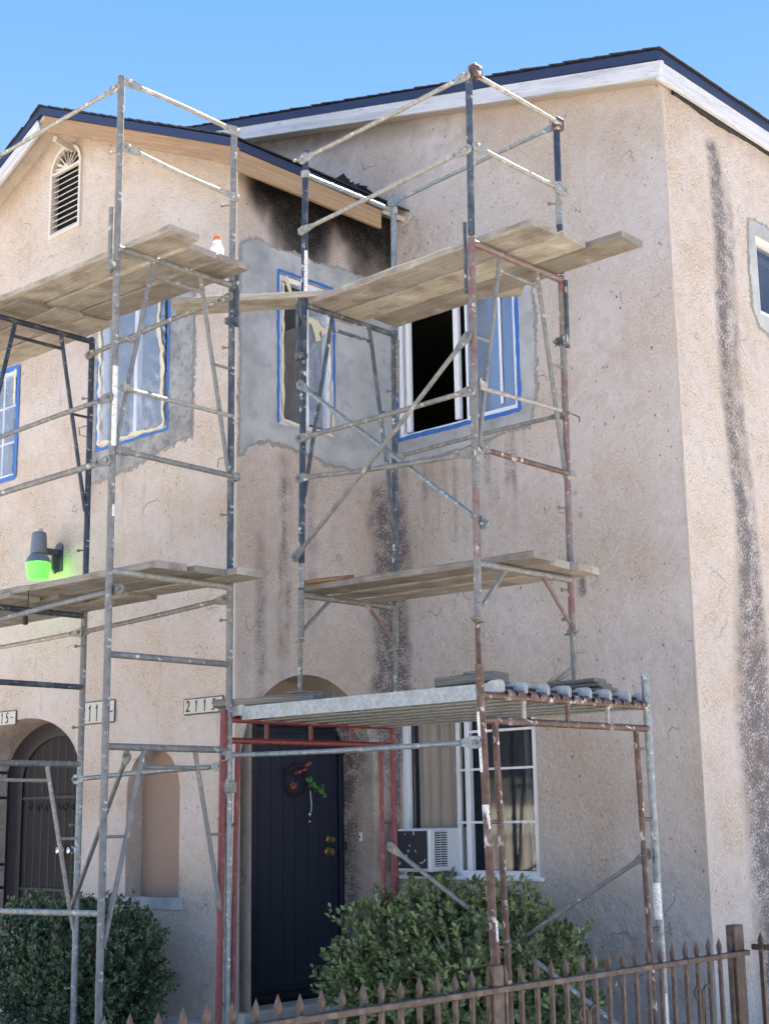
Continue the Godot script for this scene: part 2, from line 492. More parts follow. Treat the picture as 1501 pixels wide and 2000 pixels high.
# one picture per wall: stucco colour, dash speckle and the stains that lie on this wall
# stains(u, v) -> Color(soot, mould, pale wash, brown dirt and painted eave shade)
func stucco(area: Rect2, ppm: float, sd: int, rough: float, stains: Callable) -> StandardMaterial3D:
	var w := int(area.size.x * ppm)
	var h := int(area.size.y * ppm)
	var lw := int(area.size.x * 28)
	var lh := int(area.size.y * 28)
	var low := Image.create(lw, lh, false, Image.FORMAT_RGBA8)
	for j in lh:
		for i in lw:
			low.set_pixel(i, j, stains.call(area.position.x + area.size.x * (i + 0.5) / lw, area.position.y + area.size.y * (1.0 - (j + 0.5) / lh)))
	low.resize(w, h, Image.INTERPOLATE_CUBIC)
	var k: PackedByteArray = low.get_data()
	var fine := grey(w, h, 42.0 / ppm, sd, 4, FastNoiseLite.TYPE_SIMPLEX_SMOOTH, false)
	var mid := grey(w, h, 6.0 / ppm, sd + 1, 4, FastNoiseLite.TYPE_SIMPLEX_SMOOTH, false)
	var big := grey(w, h, 0.9 / ppm, sd + 2, 4, FastNoiseLite.TYPE_SIMPLEX_SMOOTH, false)
	var f := fine.get_data()
	var m := mid.get_data()
	var b := big.get_data()
	var out := PackedByteArray()
	out.resize(w * h * 3)
	var fine_gain := int(24 * rough)
	var relief := PackedByteArray()
	relief.resize(w * h)
	for i in w * h:
		var fi := f[i] - 128
		var mi := m[i] - 128
		var bi := b[i] - 128
		var i4 := i * 4
		relief[i] = f[i] + m[i] * 2 + b[i] >> 2
		var r := 182 + (fi * fine_gain + mi * 11 + bi * 8 >> 7)  # bumps lighter, hollows darker: relief shading and dirt put into the colour
		var g := 170 + (fi * fine_gain + mi * 11 + bi * 11 >> 7)
		var bl := 158 + (fi * fine_gain + mi * 11 + bi * 15 >> 7)
		var pale := k[i4 + 2]
		if pale > 4:
			r += (190 - r) * pale >> 8
			g += (182 - g) * pale >> 8
			bl += (177 - bl) * pale >> 8
		var grime_shade := k[i4 + 3] + (mi >> 1)
		if grime_shade > 4:
			r += (140 - r) * grime_shade >> 8
			g += (119 - g) * grime_shade >> 8
			bl += (100 - bl) * grime_shade >> 8
		var mould := k[i4 + 1]
		if mould > 8:
			mould = clampi(mould + (fi * mould >> 6) + (mi * mould >> 7), 0, 182)
			r += (72 - r) * mould >> 8
			g += (70 - g) * mould >> 8
			bl += (74 - bl) * mould >> 8
		var soot := k[i4]
		if soot > 4:
			soot = clampi(soot + (fi * soot >> 9) + (mi * soot >> 10), 0, 248)
			r += (24 - r) * soot >> 8
			g += (22 - g) * soot >> 8
			bl += (23 - bl) * soot >> 8
		if f[i] < 40 and m[i] < 105:      # pits and nail holes
			r -= 40
			g -= 38
			bl -= 36
		var j := i * 3
		out[j] = clampi(r, 0, 255)
		out[j + 1] = clampi(g, 0, 255)
		out[j + 2] = clampi(bl, 0, 255)
	# hairline cracks that wander down and across
	rng.seed = sd * 7 + 1
	for c in int(area.size.x * area.size.y * 1.1):
		var p := Vector2(rng.randf() * w, rng.randf() * h)
		var dir := rng.randf() * TAU
		var steps := int(rng.randf_range(0.08, 0.45) * ppm)
		for q in steps:
			dir += rng.randfn() * 0.35
			p += Vector2(cos(dir), sin(dir))
			if p.x < 1 or p.y < 1 or p.x >= w - 1 or p.y >= h - 1: break
			var j := (int(p.y) * w + int(p.x)) * 3
			var fade := 0.62 + 0.3 * absf(2.0 * q / steps - 1.0)
			for e in 3: out[j + e] = int(out[j + e] * fade)
	# flecks of dirt and splashed mortar
	for c in int(area.size.x * area.size.y * 26):
		var px := rng.randi_range(1, w - 3)
		var py := rng.randi_range(1, h - 4)
		var tone := rng.randf_range(0.55, 0.8) if rng.randf() < 0.75 else rng.randf_range(1.06, 1.14)
		for y in rng.randi_range(1, 3):
			for x in rng.randi_range(1, 2):
				var j := ((py + y) * w + px + x) * 3
				for e in 3: out[j + e] = mini(255, int(out[j + e] * tone))
	var sm := mat(Color.WHITE, 0.95)
	sm.metallic_specular = 0.2
	sm.albedo_texture = ImageTexture.create_from_image(Image.create_from_data(w, h, false, Image.FORMAT_RGB8, out))
	var ground := Image.create_from_data(w, h, false, Image.FORMAT_L8, relief)
	sm.normal_enabled = true
	sm.normal_texture = normal_from(ground, 4.5 * rough)
	sm.normal_scale = 1.0
	return sm

func bump(x: float, lo: float, hi: float, soft: float) -> float:      # 1 between lo and hi, fading over soft
	return smoothstep(lo - soft, lo + soft, x) * (1.0 - smoothstep(hi - soft, hi + soft, x))

# ------------------------------------------------------------------ the house
func rake_u(x: float) -> float:       # underside of the wing's roof
	return 7.775 - 0.462 * absf(x + 10.51)

func main_u(x: float) -> float:       # bottom of the main block's rake fascia
	return 6.864 + 0.2445 * (-5.215 - x) if x > -11.2 else 6.864 + 0.2445 * 5.985 - 0.2445 * (-11.2 - x)

func sheet_patch(n: String, house: Node, kind: String, c: float, outline: PackedVector2Array, holes: Array, m: Material, thick := 0.007, sd := 1) -> void:
	var st := mb()
	var o := W(kind, c, 0, 0)
	for q in pieces(ragged(outline, 0.024, 0.02, sd), holes):
		prism(st, q, o, right_of(kind), Vector3.UP, 0.0, thick, false)
	put(st, n, m, house)
	# the lip of fresher, darker render round the coat
	st = mb()
	var a := ragged(outline, 0.024, 0.02, sd)
	var b := Geometry2D.offset_polygon(a, 0.022)
	for q in pieces(ragged(b[0], 0.03, 0.02, sd + 5), [a]):
		prism(st, q, o, right_of(kind), Vector3.UP, 0.0, thick * 0.4, false)
	put(st, n + "_edge", M.render_edge, house)

func bar(st: SurfaceTool, kind: String, c: float, u0: float, v0: float, u1: float, v1: float, o0: float, o1: float, bevel := 0.003) -> void:
	var a := W(kind, c, u0, v0, o0)
	var b := W(kind, c, u1, v1, o1)
	box2(st, Vector3(minf(a.x, b.x), minf(a.y, b.y), minf(a.z, b.z)), Vector3(maxf(a.x, b.x), maxf(a.y, b.y), maxf(a.z, b.z)), bevel)

func ring(st: SurfaceTool, kind: String, c: float, u0: float, v0: float, u1: float, v1: float, t: float, o0: float, o1: float) -> void:
	bar(st, kind, c, u0, v0, u0 + t, v1, o0, o1)
	bar(st, kind, c, u1 - t, v0, u1, v1, o0, o1)
	bar(st, kind, c, u0 + t, v0, u1 - t, v0 + t, o0, o1)
	bar(st, kind, c, u0 + t, v1 - t, u1 - t, v1, o0, o1)

# strip of tape along points in wall coordinates, uneven in width
func tape(st: SurfaceTool, kind: String, c: float, pts: PackedVector2Array, width: float, o: float, wobble := 0.0, sd := 3) -> void:
	var nz := noise(1.0, sd, 2)
	for i in pts.size() - 1:
		var a := pts[i]
		var b := pts[i + 1]
		var n := maxi(1, int(a.distance_to(b) / 0.05)) if wobble > 0 else 1
		var side := (b - a).normalized().orthogonal()
		for k in n:
			var p := a.lerp(b, float(k) / n)
			var q := a.lerp(b, float(k + 1) / n)
			var wp := width / 2 + wobble * nz.get_noise_2d(p.x * 14, p.y * 14)
			var wq := width / 2 + wobble * nz.get_noise_2d(q.x * 14, q.y * 14)
			var mp := side * wobble * nz.get_noise_2d(p.x * 9 + 40, p.y * 9)
			var mq := side * wobble * nz.get_noise_2d(q.x * 9 + 40, q.y * 9)
			prism(st, PackedVector2Array([p + mp - side * wp, q + mq - side * wq, q + mq + side * wq, p + mp + side * wp]), W(kind, c, 0, 0), right_of(kind), Vector3.UP, o, o + 0.0015 + 0.0004 * i)

# plastic film with pleats that fan out from (cu, cv)
func film(kind: String, c: float, u0: float, v0: float, u1: float, v1: float, cu: float, cv: float, pleats: float, amp: float, o: float) -> SurfaceTool:
	var st := mb()
	var nu := 44
	var nv := 44
	var nz := noise(1.5, 77, 3)
	var P := func(i: int, j: int) -> Vector3:
		var u := lerpf(u0, u1, float(i) / nu)
		var v := lerpf(v0, v1, float(j) / nv)
		var ang := atan2(v - cv, u - cu)
		var d := Vector2(u - cu, v - cv).length()
		var z := sin(ang * pleats + 3.0 * nz.get_noise_2d(u * 3, v * 3)) * amp * clampf(d * 2.2, 0.1, 1.0) + amp * 1.6 * nz.get_noise_2d(u * 4 + 9, v * 4)
		return W(kind, c, u, v, o + z)
	st.set_smooth_group(0)
	for j in nv:
		for i in nu:
			var a: Vector3 = P.call(i, j)
			var b: Vector3 = P.call(i + 1, j)
			var d: Vector3 = P.call(i + 1, j + 1)
			var e: Vector3 = P.call(i, j + 1)
			for p in [a, d, b, a, e, d]: st.add_vertex(p)
	st.index()
	st.generate_normals()
	return st

func sash_window(house: Node, kind: String, c: float, u0: float, v0: float, u1: float, v1: float, mullions: Array, glass: Material, rows := 0, cols := 0, label := "", pane_turn := 0.0) -> MeshInstance3D:
	var st := mb()
	ring(st, kind, c, u0, v0, u1, v1, 0.045, -0.075, -0.012)
	for u in mullions: bar(st, kind, c, u - 0.022, v0 + 0.046, u + 0.022, v1 - 0.046, -0.07, -0.016)
	var w := put(st, "window", M.vinyl, house)
	if label: tag(w, label)
	var edges := [u0 + 0.045] + mullions + [u1 - 0.045]
	for i in edges.size() - 1:
		var a: float = edges[i] + (0.022 if i > 0 else 0.0)
		var b: float = edges[i + 1] - (0.022 if i < edges.size() - 2 else 0.0)
		st = mb()
		var o := -0.05 if i % 2 == 0 else -0.035
		var o2 := o - pane_turn * (b - a)      # pane turned out of line to steer its reflection past the wing
		quad(st, W(kind, c, a, v0 + 0.04, o), W(kind, c, b, v0 + 0.04, o2), W(kind, c, b, v1 - 0.04, o2), W(kind, c, a, v1 - 0.04, o), face_of(kind))
		put(st, "pane", glass, w)
		for r in rows:
			st = mb()
			var v := lerpf(v0, v1, (r + 1.0) / (rows + 1))
			bar(st, kind, c, a, v - 0.008, b, v + 0.008, o + 0.002, o + 0.012, 0.001)
			put(st, "muntin", M.vinyl, w)
		for k in cols:
			st = mb()
			var u := lerpf(a, b, (k + 1.0) / (cols + 1))
			bar(st, kind, c, u - 0.008, v0 + 0.045, u + 0.008, v1 - 0.045, o + 0.0035, o + 0.0135, 0.001)
			put(st, "muntin", M.vinyl, w)
	return w

func curtain(house: Node, kind: String, c: float, u0: float, v0: float, u1: float, v1: float, o: float, waves: float, m: Material) -> void:
	var st := mb()
	var n := 60
	st.set_smooth_group(0)
	for i in n:
		var q := []
		for k in 2:
			var u := lerpf(u0, u1, float(i + k) / n)
			for v in [v0, v1]: q.append(W(kind, c, u, v, o + 0.025 * sin(u * waves) + 0.012 * sin(u * waves * 2.7 + 1.0 + v)))
		for p in [q[0], q[3], q[2], q[0], q[1], q[3]]: st.add_vertex(p)
	st.index()
	st.generate_normals()
	put(st, "curtain", m, house)

func build_house() -> void:
	var house := thing("house", "two storey pinkish stucco house with soot stains under repair", "house", Vector3(-8.06, 0, -8.75))
	# ---- openings
	var door_arch := arch(7.04, 8.433, 0.18, 1.9, 0.69)
	var side_win := rect(7.42, 4.53, 8.01, 5.78)
	var left_arch := arch(-11.58, -9.98, 0.18, 1.92, 0.465)
	var niche := arch(-9.336, -8.684, 0.937, 1.73, 0.33)
	var left_win := rect(-9.845, 4.575, -8.895, 5.80)
	var far_win := rect(-12.1, 4.565, -11.085, 5.60)
	var vent_hole := arch(-10.64, -10.21, 6.73, 7.33, 0.20)
	var up_win := rect(-8.005, 4.64, -6.722, 5.76)
	var low_win := rect(-8.04, 1.055, -6.68, 2.36)
	var right_win := rect(10.02, 5.37, 11.2, 6.05)
	# ---- wall finishes
	var nz := noise(1.0, 5, 4)
	var ga := Rect2(-12.9, 0, 4.84, 7.9)
	M.wall_gable = stucco(ga, 170, 100, 0.8, func(u: float, v: float) -> Color:
		var n := nz.get_noise_2d(u * 1.3, v * 1.3)
		var under: float = clampf(1.0 - (rake_u(u) - v) / 0.5, 0.0, 1.0)
		var smut: float = 0.55 * bump(u, -9.25, -8.7, 0.2) * bump(v, 5.95, 6.15, 0.12) * clampf(nz.get_noise_2d(u * 9, v * 5) + 0.5, 0, 1)
		var drip: float = 0.35 * bump(u, -9.95, -9.85, 0.06) * bump(v, 4.2, 5.6, 0.3) + 0.3 * clampf(nz.get_noise_2d(u * 8 + 30, v * 0.7) * 2.0 - 0.7, 0, 1)
		return Color(0, smut + drip * 0.5, clampf(0.3 + n, 0, 0.7), clampf(0.16 * under + 0.15 * nz.get_noise_2d(u * 0.8 + 7, v * 0.8), 0, 1)))
	var sa := Rect2(6.99, 0, 1.76, 7.0)
	M.wall_side = stucco(sa, 190, 110, 0.9, func(u: float, v: float) -> Color:
		var n := nz.get_noise_2d(u * 2.2 + 20, v * 1.4)
		# soot licking up from the burnt eave: three tongues with clean plaster between
		var edge: float = 6.10 + 0.75 * (1.0 - smoothstep(7.02, 7.42, u)) + 0.32 * bump(u, 8.0, 8.2, 0.10) - 0.22 * bump(u, 7.5, 7.86, 0.16) + 0.12 * n
		var soot: float = smoothstep(edge - 0.36, edge + 0.36, v) * 0.93
		soot = maxf(soot, 0.93 * smoothstep(6.14, 6.44, v + 0.1 * n) * smoothstep(7.0, 7.2, u))
		soot = maxf(soot, 0.55 * bump(u, 8.26, 8.66, 0.07) * smoothstep(5.75, 6.05, v) * (0.85 + 0.5 * n))
		var streak: float = 0.62 * bump(u, 7.44, 7.52, 0.08) * bump(v, 2.5, 4.3, 0.3) * (0.6 + nz.get_noise_2d(u * 12, v * 1.5)) * 0.75 + 0.30 * bump(u, 7.74, 7.8, 0.07) * bump(v, 3.0, 4.25, 0.25) + 0.35 * bump(u, 7.20, 7.27, 0.06) * bump(v, 2.2, 3.6, 0.4)
		streak += 0.78 * smoothstep(8.30, 8.66, u + 0.12 * n) * bump(v, 1.9, 4.2, 0.35) * (0.85 + 0.5 * nz.get_noise_2d(u * 6, v * 3))
		streak += 0.45 * smoothstep(8.5, 8.7, u) * bump(v, 0.2, 2.0, 0.3)
		return Color(soot, clampf(streak, 0, 1), clampf(0.15 + n * 0.8, 0, 0.5), clampf(0.12 + 0.2 * n, 0, 0.4)))
	var ma := Rect2(-12.9, 0, 7.63, 8.4)
	M.wall_main = stucco(ma, 150, 120, 0.8, func(u: float, v: float) -> Color:
		var n := nz.get_noise_2d(u * 1.1 + 50, v * 1.1)
		var under: float = clampf(1.0 - (main_u(u) - v) / 0.7, 0.0, 1.0)  # browner towards the rake: soft eave shade put into the colour
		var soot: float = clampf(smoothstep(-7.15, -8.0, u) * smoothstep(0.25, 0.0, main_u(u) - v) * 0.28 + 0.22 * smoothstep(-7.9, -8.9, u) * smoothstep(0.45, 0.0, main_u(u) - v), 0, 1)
		var mould: float = 0.65 * smoothstep(-7.86, -8.04, u + 0.08 * n) * bump(v, 2.0, 4.15, 0.4)
		var spots: float = 0.5 * clampf(nz.get_noise_2d(u * 16, v * 16) * 2.2 - 1.05, 0, 1) * bump(u, -6.6, -5.9, 0.3) * bump(v, 3.3, 4.2, 0.3)
		mould += 0.30 * clampf(nz.get_noise_2d(u * 9, v * 0.6 + 4.0) * 2.2 - 0.15, 0, 1) * bump(u, -7.9, -6.7, 0.15) * smoothstep(3.3, 4.4, v) * smoothstep(4.75, 4.5, v)
		var dab: float = 0.6 * bump(u, -6.22, -6.17, 0.02) * bump(v, 3.1, 3.22, 0.04)
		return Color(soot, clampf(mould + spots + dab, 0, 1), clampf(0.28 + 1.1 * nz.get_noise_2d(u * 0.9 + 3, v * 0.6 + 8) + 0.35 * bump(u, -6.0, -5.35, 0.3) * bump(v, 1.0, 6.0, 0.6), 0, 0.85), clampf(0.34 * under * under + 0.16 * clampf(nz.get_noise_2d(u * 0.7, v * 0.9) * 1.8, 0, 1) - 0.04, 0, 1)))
	var ra := Rect2(8.75, 0, 3.2, 7.0)
	M.wall_right = stucco(ra, 180, 130, 1.2, func(u: float, v: float) -> Color:
		var n := nz.get_noise_2d(u * 2 + 70, v * 2)
		var cx: float = 9.46 + 0.035 * sin(v * 2.3) + 0.06 * smoothstep(5.5, 2.0, v) - 0.03 * smoothstep(5.0, 6.8, v)
		var hw: float = 0.095 + 0.10 * smoothstep(3.8, 2.6, v)
		var m: float = (0.95 - 0.2 * bump(v, 3.9, 4.6, 0.3)) * bump(u, cx - hw * 0.6, cx + hw * 0.6, hw * 1.0) * smoothstep(6.72, 6.55, v) * (0.62 + 0.38 * smoothstep(2.2, 3.6, v))
		m += 0.35 * bump(u, cx + 0.12, cx + 0.2, 0.07) * smoothstep(6.6, 6.0, v) + 0.30 * bump(u, cx - 0.16, cx + 0.34, 0.2) * smoothstep(3.2, 2.0, v)
		return Color(0, clampf(m * (1.0 + 0.35 * n), 0, 1), clampf(0.3 + n, 0, 0.7), clampf(0.35 * smoothstep(0.25, 0.0, 6.86 - v) + 0.2 * n, 0, 1)))
	# ---- walls
	var g := wall("gable_wall", house, "z", Z0, V([-12.9, 0, X1, 0, X1, rake_u(X1), -10.51, 7.775, -12.9, rake_u(-12.9)]), [left_arch, niche, left_win, far_win, vent_hole], [0.36, 0.153, 0.09, 0.09, 0.06], ga, M.wall_gable)
	tag(g, "gable wall with arched vent, niche and left doorway")
	var sw := wall("wing_side_wall", house, "x", X1, V([6.99, 0, 8.75, 0, 8.75, rake_u(X1), 6.99, rake_u(X1)]), [door_arch, side_win], [0.37, 0.09], sa, M.wall_side)
	tag(sw, "short side wall blackened with soot below the eave")
	wall("main_wall", house, "z", Z1, V([-12.9, 5.0, X1, 5.0, X1, 0, X2, 0, X2, main_u(X2) + 0.004, -11.2, main_u(-11.2) + 0.004, -12.9, main_u(-12.9) + 0.004]), [up_win, low_win], [0.09, 0.09], ma, M.wall_main)
	var rw := wall("right_wall", house, "x", X2, V([8.75, 0, 16.0, 0, 16.0, 6.868, 8.75, 6.868]), [right_win], [0.09], ra, M.wall_right)
	tag(rw, "rough right hand wall with a black mould streak")
	# hidden sides and floors that close the house
	var st := mb()
	box2(st, Vector3(-12.95, 0, -16.1), Vector3(-5.3, 6.86, -15.95))
	put(st, "back_wall", M.soffit_paint, house)
	st = mb()
	box2(st, Vector3(-13.0, 0, -15.95), Vector3(-12.9, 6.7, -7.0))
	put(st, "left_wall", M.soffit_paint, house)
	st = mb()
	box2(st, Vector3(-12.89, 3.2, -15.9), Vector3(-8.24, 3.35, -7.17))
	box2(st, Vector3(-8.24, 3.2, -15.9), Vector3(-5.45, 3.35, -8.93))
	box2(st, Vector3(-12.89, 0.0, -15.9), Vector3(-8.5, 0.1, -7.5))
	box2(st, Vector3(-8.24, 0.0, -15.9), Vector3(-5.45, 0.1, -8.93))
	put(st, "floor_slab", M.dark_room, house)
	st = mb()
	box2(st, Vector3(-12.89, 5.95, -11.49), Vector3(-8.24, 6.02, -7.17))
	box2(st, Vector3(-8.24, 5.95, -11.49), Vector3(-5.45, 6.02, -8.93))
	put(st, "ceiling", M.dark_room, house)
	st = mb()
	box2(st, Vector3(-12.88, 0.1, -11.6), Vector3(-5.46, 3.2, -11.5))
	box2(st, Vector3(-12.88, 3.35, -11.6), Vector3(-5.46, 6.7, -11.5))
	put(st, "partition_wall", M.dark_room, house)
	# plaster arrises, a little uneven
	for e in [[Vector3(X2, 0, Z1), 6.86, M.wall_corner], [Vector3(X1, 0, Z0), 6.55, M.wall_corner]]:
		st = mb()
		var n := 34
		for i in n:
			var y0: float = e[1] * i / n
			var y1: float = e[1] * (i + 1) / n
			var o := Vector3(-0.012, 0, -0.012)
			tube(st, e[0] + o + Vector3(0.004 * nz.get_noise_1d(y0 * 5), y0, 0.004 * nz.get_noise_1d(y0 * 5 + 70)), e[0] + o + Vector3(0.004 * nz.get_noise_1d(y1 * 5), y1, 0.004 * nz.get_noise_1d(y1 * 5 + 70)), 0.0135, 10, -1, false)
		put(st, "plaster_corner", e[2], house)
	# ---- grey render coats
	sheet_patch("render_coat", house, "z", Z0, V([-9.92, 4.30, -9.4, 4.33, -9.0, 4.42, -8.60, 4.47, -8.58, 5.2, -8.60, 5.95, -8.75, 6.06, -9.3, 6.0, -9.93, 6.0]), [left_win], M.patch_dark, 0.008, 3)
	sheet_patch("render_coat", house, "x", X1, V([7.02, 4.22, 7.10, 4.30, 7.3, 4.39, 7.72, 4.35, 8.0, 4.30, 8.3, 4.30, 8.71, 4.43, 8.71, 6.05, 8.4, 5.99, 8.1, 6.0, 7.85, 5.97, 7.6, 5.99, 7.35, 5.97, 7.18, 6.0, 7.03, 5.9]), [side_win], M.patch, 0.009, 7)
	sheet_patch("render_coat", house, "z", Z1, V([-8.03, 4.43, -7.5, 4.42, -7.05, 4.46, -6.62, 4.50, -6.55, 4.75, -6.54, 5.2, -6.56, 5.86, -7.3, 5.88, -8.03, 5.87]), [up_win], M.patch, 0.008, 12)
	sheet_patch("render_coat", house, "x", X2, V([10.0, 5.26, 10.5, 5.2, 11.4, 5.22, 11.4, 6.15, 9.93, 6.15, 9.90, 5.7, 9.91, 5.38]), [right_win], M.patch, 0.008, 17)
	# ---- door recess on the side wall
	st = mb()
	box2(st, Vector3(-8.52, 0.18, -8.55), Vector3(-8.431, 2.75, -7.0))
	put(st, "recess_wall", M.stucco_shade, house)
	st = mb()
	box2(st, Vector3(-8.52, 0.0, -8.45), Vector3(-8.0, 0.178, -7.03), 0.01)
	put(st, "door_step", M.concrete, house)
	build_security_door(house)
	# ---- left doorway
	build_left_door(house)
	# ---- niche
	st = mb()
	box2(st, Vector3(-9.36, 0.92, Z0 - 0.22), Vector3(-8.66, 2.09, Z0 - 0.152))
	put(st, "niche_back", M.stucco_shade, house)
	st = mb()
	prism(st, ragged(V([-9.33, 0.87, -8.60, 0.86, -8.62, 0.945, -9.34, 0.945]), 0.012, 0.04, 4), Vector3(0, 0, Z0), Vector3.RIGHT, Vector3.UP, -0.02, 0.018, false)
	put(st, "niche_sill", M.patch, house)
	build_vent(house)
	# ---- windows
	# left wing window under plastic film
	var w := sash_window(house, "z", Z0, -9.845, 4.575, -8.895, 5.80, [-9.36], M.glass, 0, 0, "wing window sealed with clear plastic and tape")
	put(film("z", Z0, -9.80, 4.62, -8.94, 5.76, -9.42, 5.42, 34.0, 0.009, 0.012), "plastic_film", M.film, w)
	st = mb()
	tape(st, "z", Z0, V([-9.85, 5.79, -8.893, 5.79, -8.893, 4.572, -9.85, 4.572, -9.85, 5.79]), 0.024, 0.010, 0.006, 2)
	put(st, "blue_tape", M.blue_tape, w)
	st = mb()
	tape(st, "z", Z0, V([-9.815, 5.7, -9.81, 4.615, -9.3, 4.605, -8.935, 4.60, -8.955, 4.9, -8.96, 5.25, -9.02, 5.45, -9.0, 5.7]), 0.034, 0.022, 0.022, 4)
	put(st, "cream_tape", M.cream_tape, w)
	# far left window
	w = sash_window(house, "z", Z0, -12.1, 4.565, -11.085, 5.60, [-11.6], M.glass, 2, 1, "leftmost window with white muntins and film")
	put(film("z", Z0, -12.05, 4.6, -11.12, 5.57, -11.5, 5.9, 13.0, 0.007, 0.010), "plastic_film", M.film, w)
	st = mb()
	tape(st, "z", Z0, V([-12.1, 4.56, -11.08, 4.56, -11.08, 5.60, -12.1, 5.60]), 0.045, 0.010, 0.003, 6)
	put(st, "blue_tape", M.blue_tape, w)
	st = mb()
	tape(st, "z", Z0, V([-11.12, 5.58, -11.12, 5.25]), 0.03, 0.02, 0.008, 6)
	put(st, "cream_tape", M.cream_tape, w)
	# side wall window
	w = sash_window(house, "x", X1, 7.42, 4.53, 8.01, 5.78, [7.745], M.glass, 0, 0, "narrow window with torn film, blue and cream tape")
	put(film("x", X1, 7.74, 4.58, 7.98, 5.48, 7.72, 5.42, 16.0, 0.009, 0.010), "plastic_film", M.film, w)
	st = mb()
	tape(st, "x", X1, V([7.405, 4.54, 7.405, 5.80, 8.02, 5.80, 8.025, 5.4, 8.02, 4.72]), 0.026, 0.012, 0.005, 8)
	put(st, "blue_tape", M.blue_tape, w)
	st = mb()
	tape(st, "x", X1, V([7.45, 5.70, 7.445, 5.1, 7.45, 4.56, 7.7, 4.55, 8.0, 4.53]), 0.024, 0.02, 0.012, 9)
	put(st, "cream_tape", M.cream_tape, w)
	st = mb()
	tape(st, "x", X1, V([7.47, 5.76, 7.53, 5.62, 7.60, 5.53]), 0.03, 0.03, 0.012, 10)
	put(st, "cream_tape", M.cream_tape, w)
	st = mb()
	tape(st, "x", X1, V([7.66, 5.44, 7.78, 5.46, 7.86, 5.40, 7.99, 5.42]), 0.05, 0.03, 0.02, 11)
	put(st, "cream_tape", M.cream_tape, w)
	st = mb()
	tape(st, "x", X1, V([7.76, 5.46, 7.80, 5.36, 7.83, 5.30]), 0.06, 0.034, 0.02, 12)
	put(st, "cream_tape", M.cream_tape, w)
	st = mb()
	tape(st, "x", X1, V([8.0, 4.56, 7.995, 5.0]), 0.02, 0.02, 0.01, 13)
	put(st, "cream_tape", M.cream_tape, w)
	# torn film folded back at the head
	put(film("x", X1, 7.62, 5.46, 7.96, 5.74, 7.7, 5.8, 11.0, 0.022, 0.03), "torn_film", M.film, w)
	# upper window of the main wall: left half open, right half closed
	st = mb()
	ring(st, "z", Z1, -8.005, 4.64, -6.722, 5.76, 0.028, -0.085, -0.01)
	bar(st, "z", Z1, -7.945, 4.69, -7.90, 5.71, -0.07, -0.03)
	bar(st, "z", Z1, -7.395, 4.69, -7.345, 5.71, -0.06, -0.014)
	w = put(st, "window", M.vinyl, house)
	tag(w, "upper sliding window standing half open, blue tape round it")
	st = mb()
	ring(st, "z", Z1, -7.27, 4.668, -6.75, 5.73, 0.022, -0.05, -0.018)
	put(st, "sash", M.vinyl, w)
	st = mb()
	bar(st, "z", Z1, -6.93, 4.73, -6.905, 5.67, -0.04, -0.034, 0.001)
	put(st, "muntin", M.vinyl, w)
	st = mb()
	quad(st, W("z", Z1, -7.25, 4.685, -0.022), W("z", Z1, -6.768, 4.685, -0.060), W("z", Z1, -6.768, 5.71, -0.060), W("z", Z1, -7.25, 5.71, -0.022), Vector3(0, 0, 1))  # pane turned out of line so that it mirrors open sky
	put(st, "pane", M.mirror_glass, w)
	st = mb()
	tape(st, "z", Z1, V([-8.012, 5.77, -8.012, 4.628, -6.708, 4.628, -6.708, 5.77, -8.012, 5.77]), 0.036, 0.010, 0.006, 14)
	put(st, "blue_tape", M.blue_tape, w)
	# lower window with curtain and muntins
	w = sash_window(house, "z", Z1, -8.04, 1.055, -6.68, 2.36, [-7.37], M.glass, 0, 0, "ground floor window with drawn curtain and white muntins", 0.125)
	for v in [1.46, 1.86]:
		st = mb()
		bar(st, "z", Z1, -7.345, v - 0.009, -6.725, v + 0.009, -0.03, -0.018, 0.001)
		bar(st, "z", Z1, -7.50, v - 0.009, -7.395, v + 0.009, -0.045, -0.035, 0.001)
		put(st, "muntin", M.vinyl, w)
	st = mb()
	bar(st, "z", Z1, -7.345, 2.14, -6.725, 2.16, -0.03, -0.018, 0.001)
	put(st, "muntin", M.vinyl, w)
	st = mb()
	bar(st, "z", Z1, -7.50, 1.1, -7.46, 2.315, -0.062, -0.04, 0.002)
	bar(st, "z", Z1, -8.1, 1.03, -6.64, 1.058, -0.03, 0.035, 0.006)
	put(st, "sill", M.vinyl, w)
	curtain(w, "z", Z1, -8.0, 1.1, -7.52, 2.34, -0.16, 60.0, M.curtain)
	curtain(w, "z", Z1, -7.00, 1.1, -6.93, 2.34, -0.28, 75.0, M.sheer)
	curtain(w, "z", Z1, -6.79, 1.1, -6.74, 2.34, -0.28, 75.0, M.sheer)
	# right wall window
	w = sash_window(house, "x", X2, 10.02, 5.37, 11.2, 6.05, [10.62], M.glass, 0, 0, "small white window in the right hand wall")
	build_roofs(house)
	# crumpled roofing felt hanging along the top of the right wall
	st = mb()
	var pts := PackedVector2Array()
	for i in 60: pts.append(Vector2(8.88 + i * 0.06, 6.872))
	for i in 60:
		var u := 8.88 + (59 - i) * 0.06
		pts.append(Vector2(u, 6.845 - 0.03 * absf(nz.get_noise_1d(u * 14)) - 0.018 * bump(u, 9.2, 9.8, 0.2)))
	prism(st, pts, W("x", X2, 0, 0), right_of("x"), Vector3.UP, 0.0, 0.02, false)
	put(st, "felt_strip", M.felt, house)
	# soot-black torn felt lying at the foot of the wing roof
	st = mb()
	rng.seed = 77
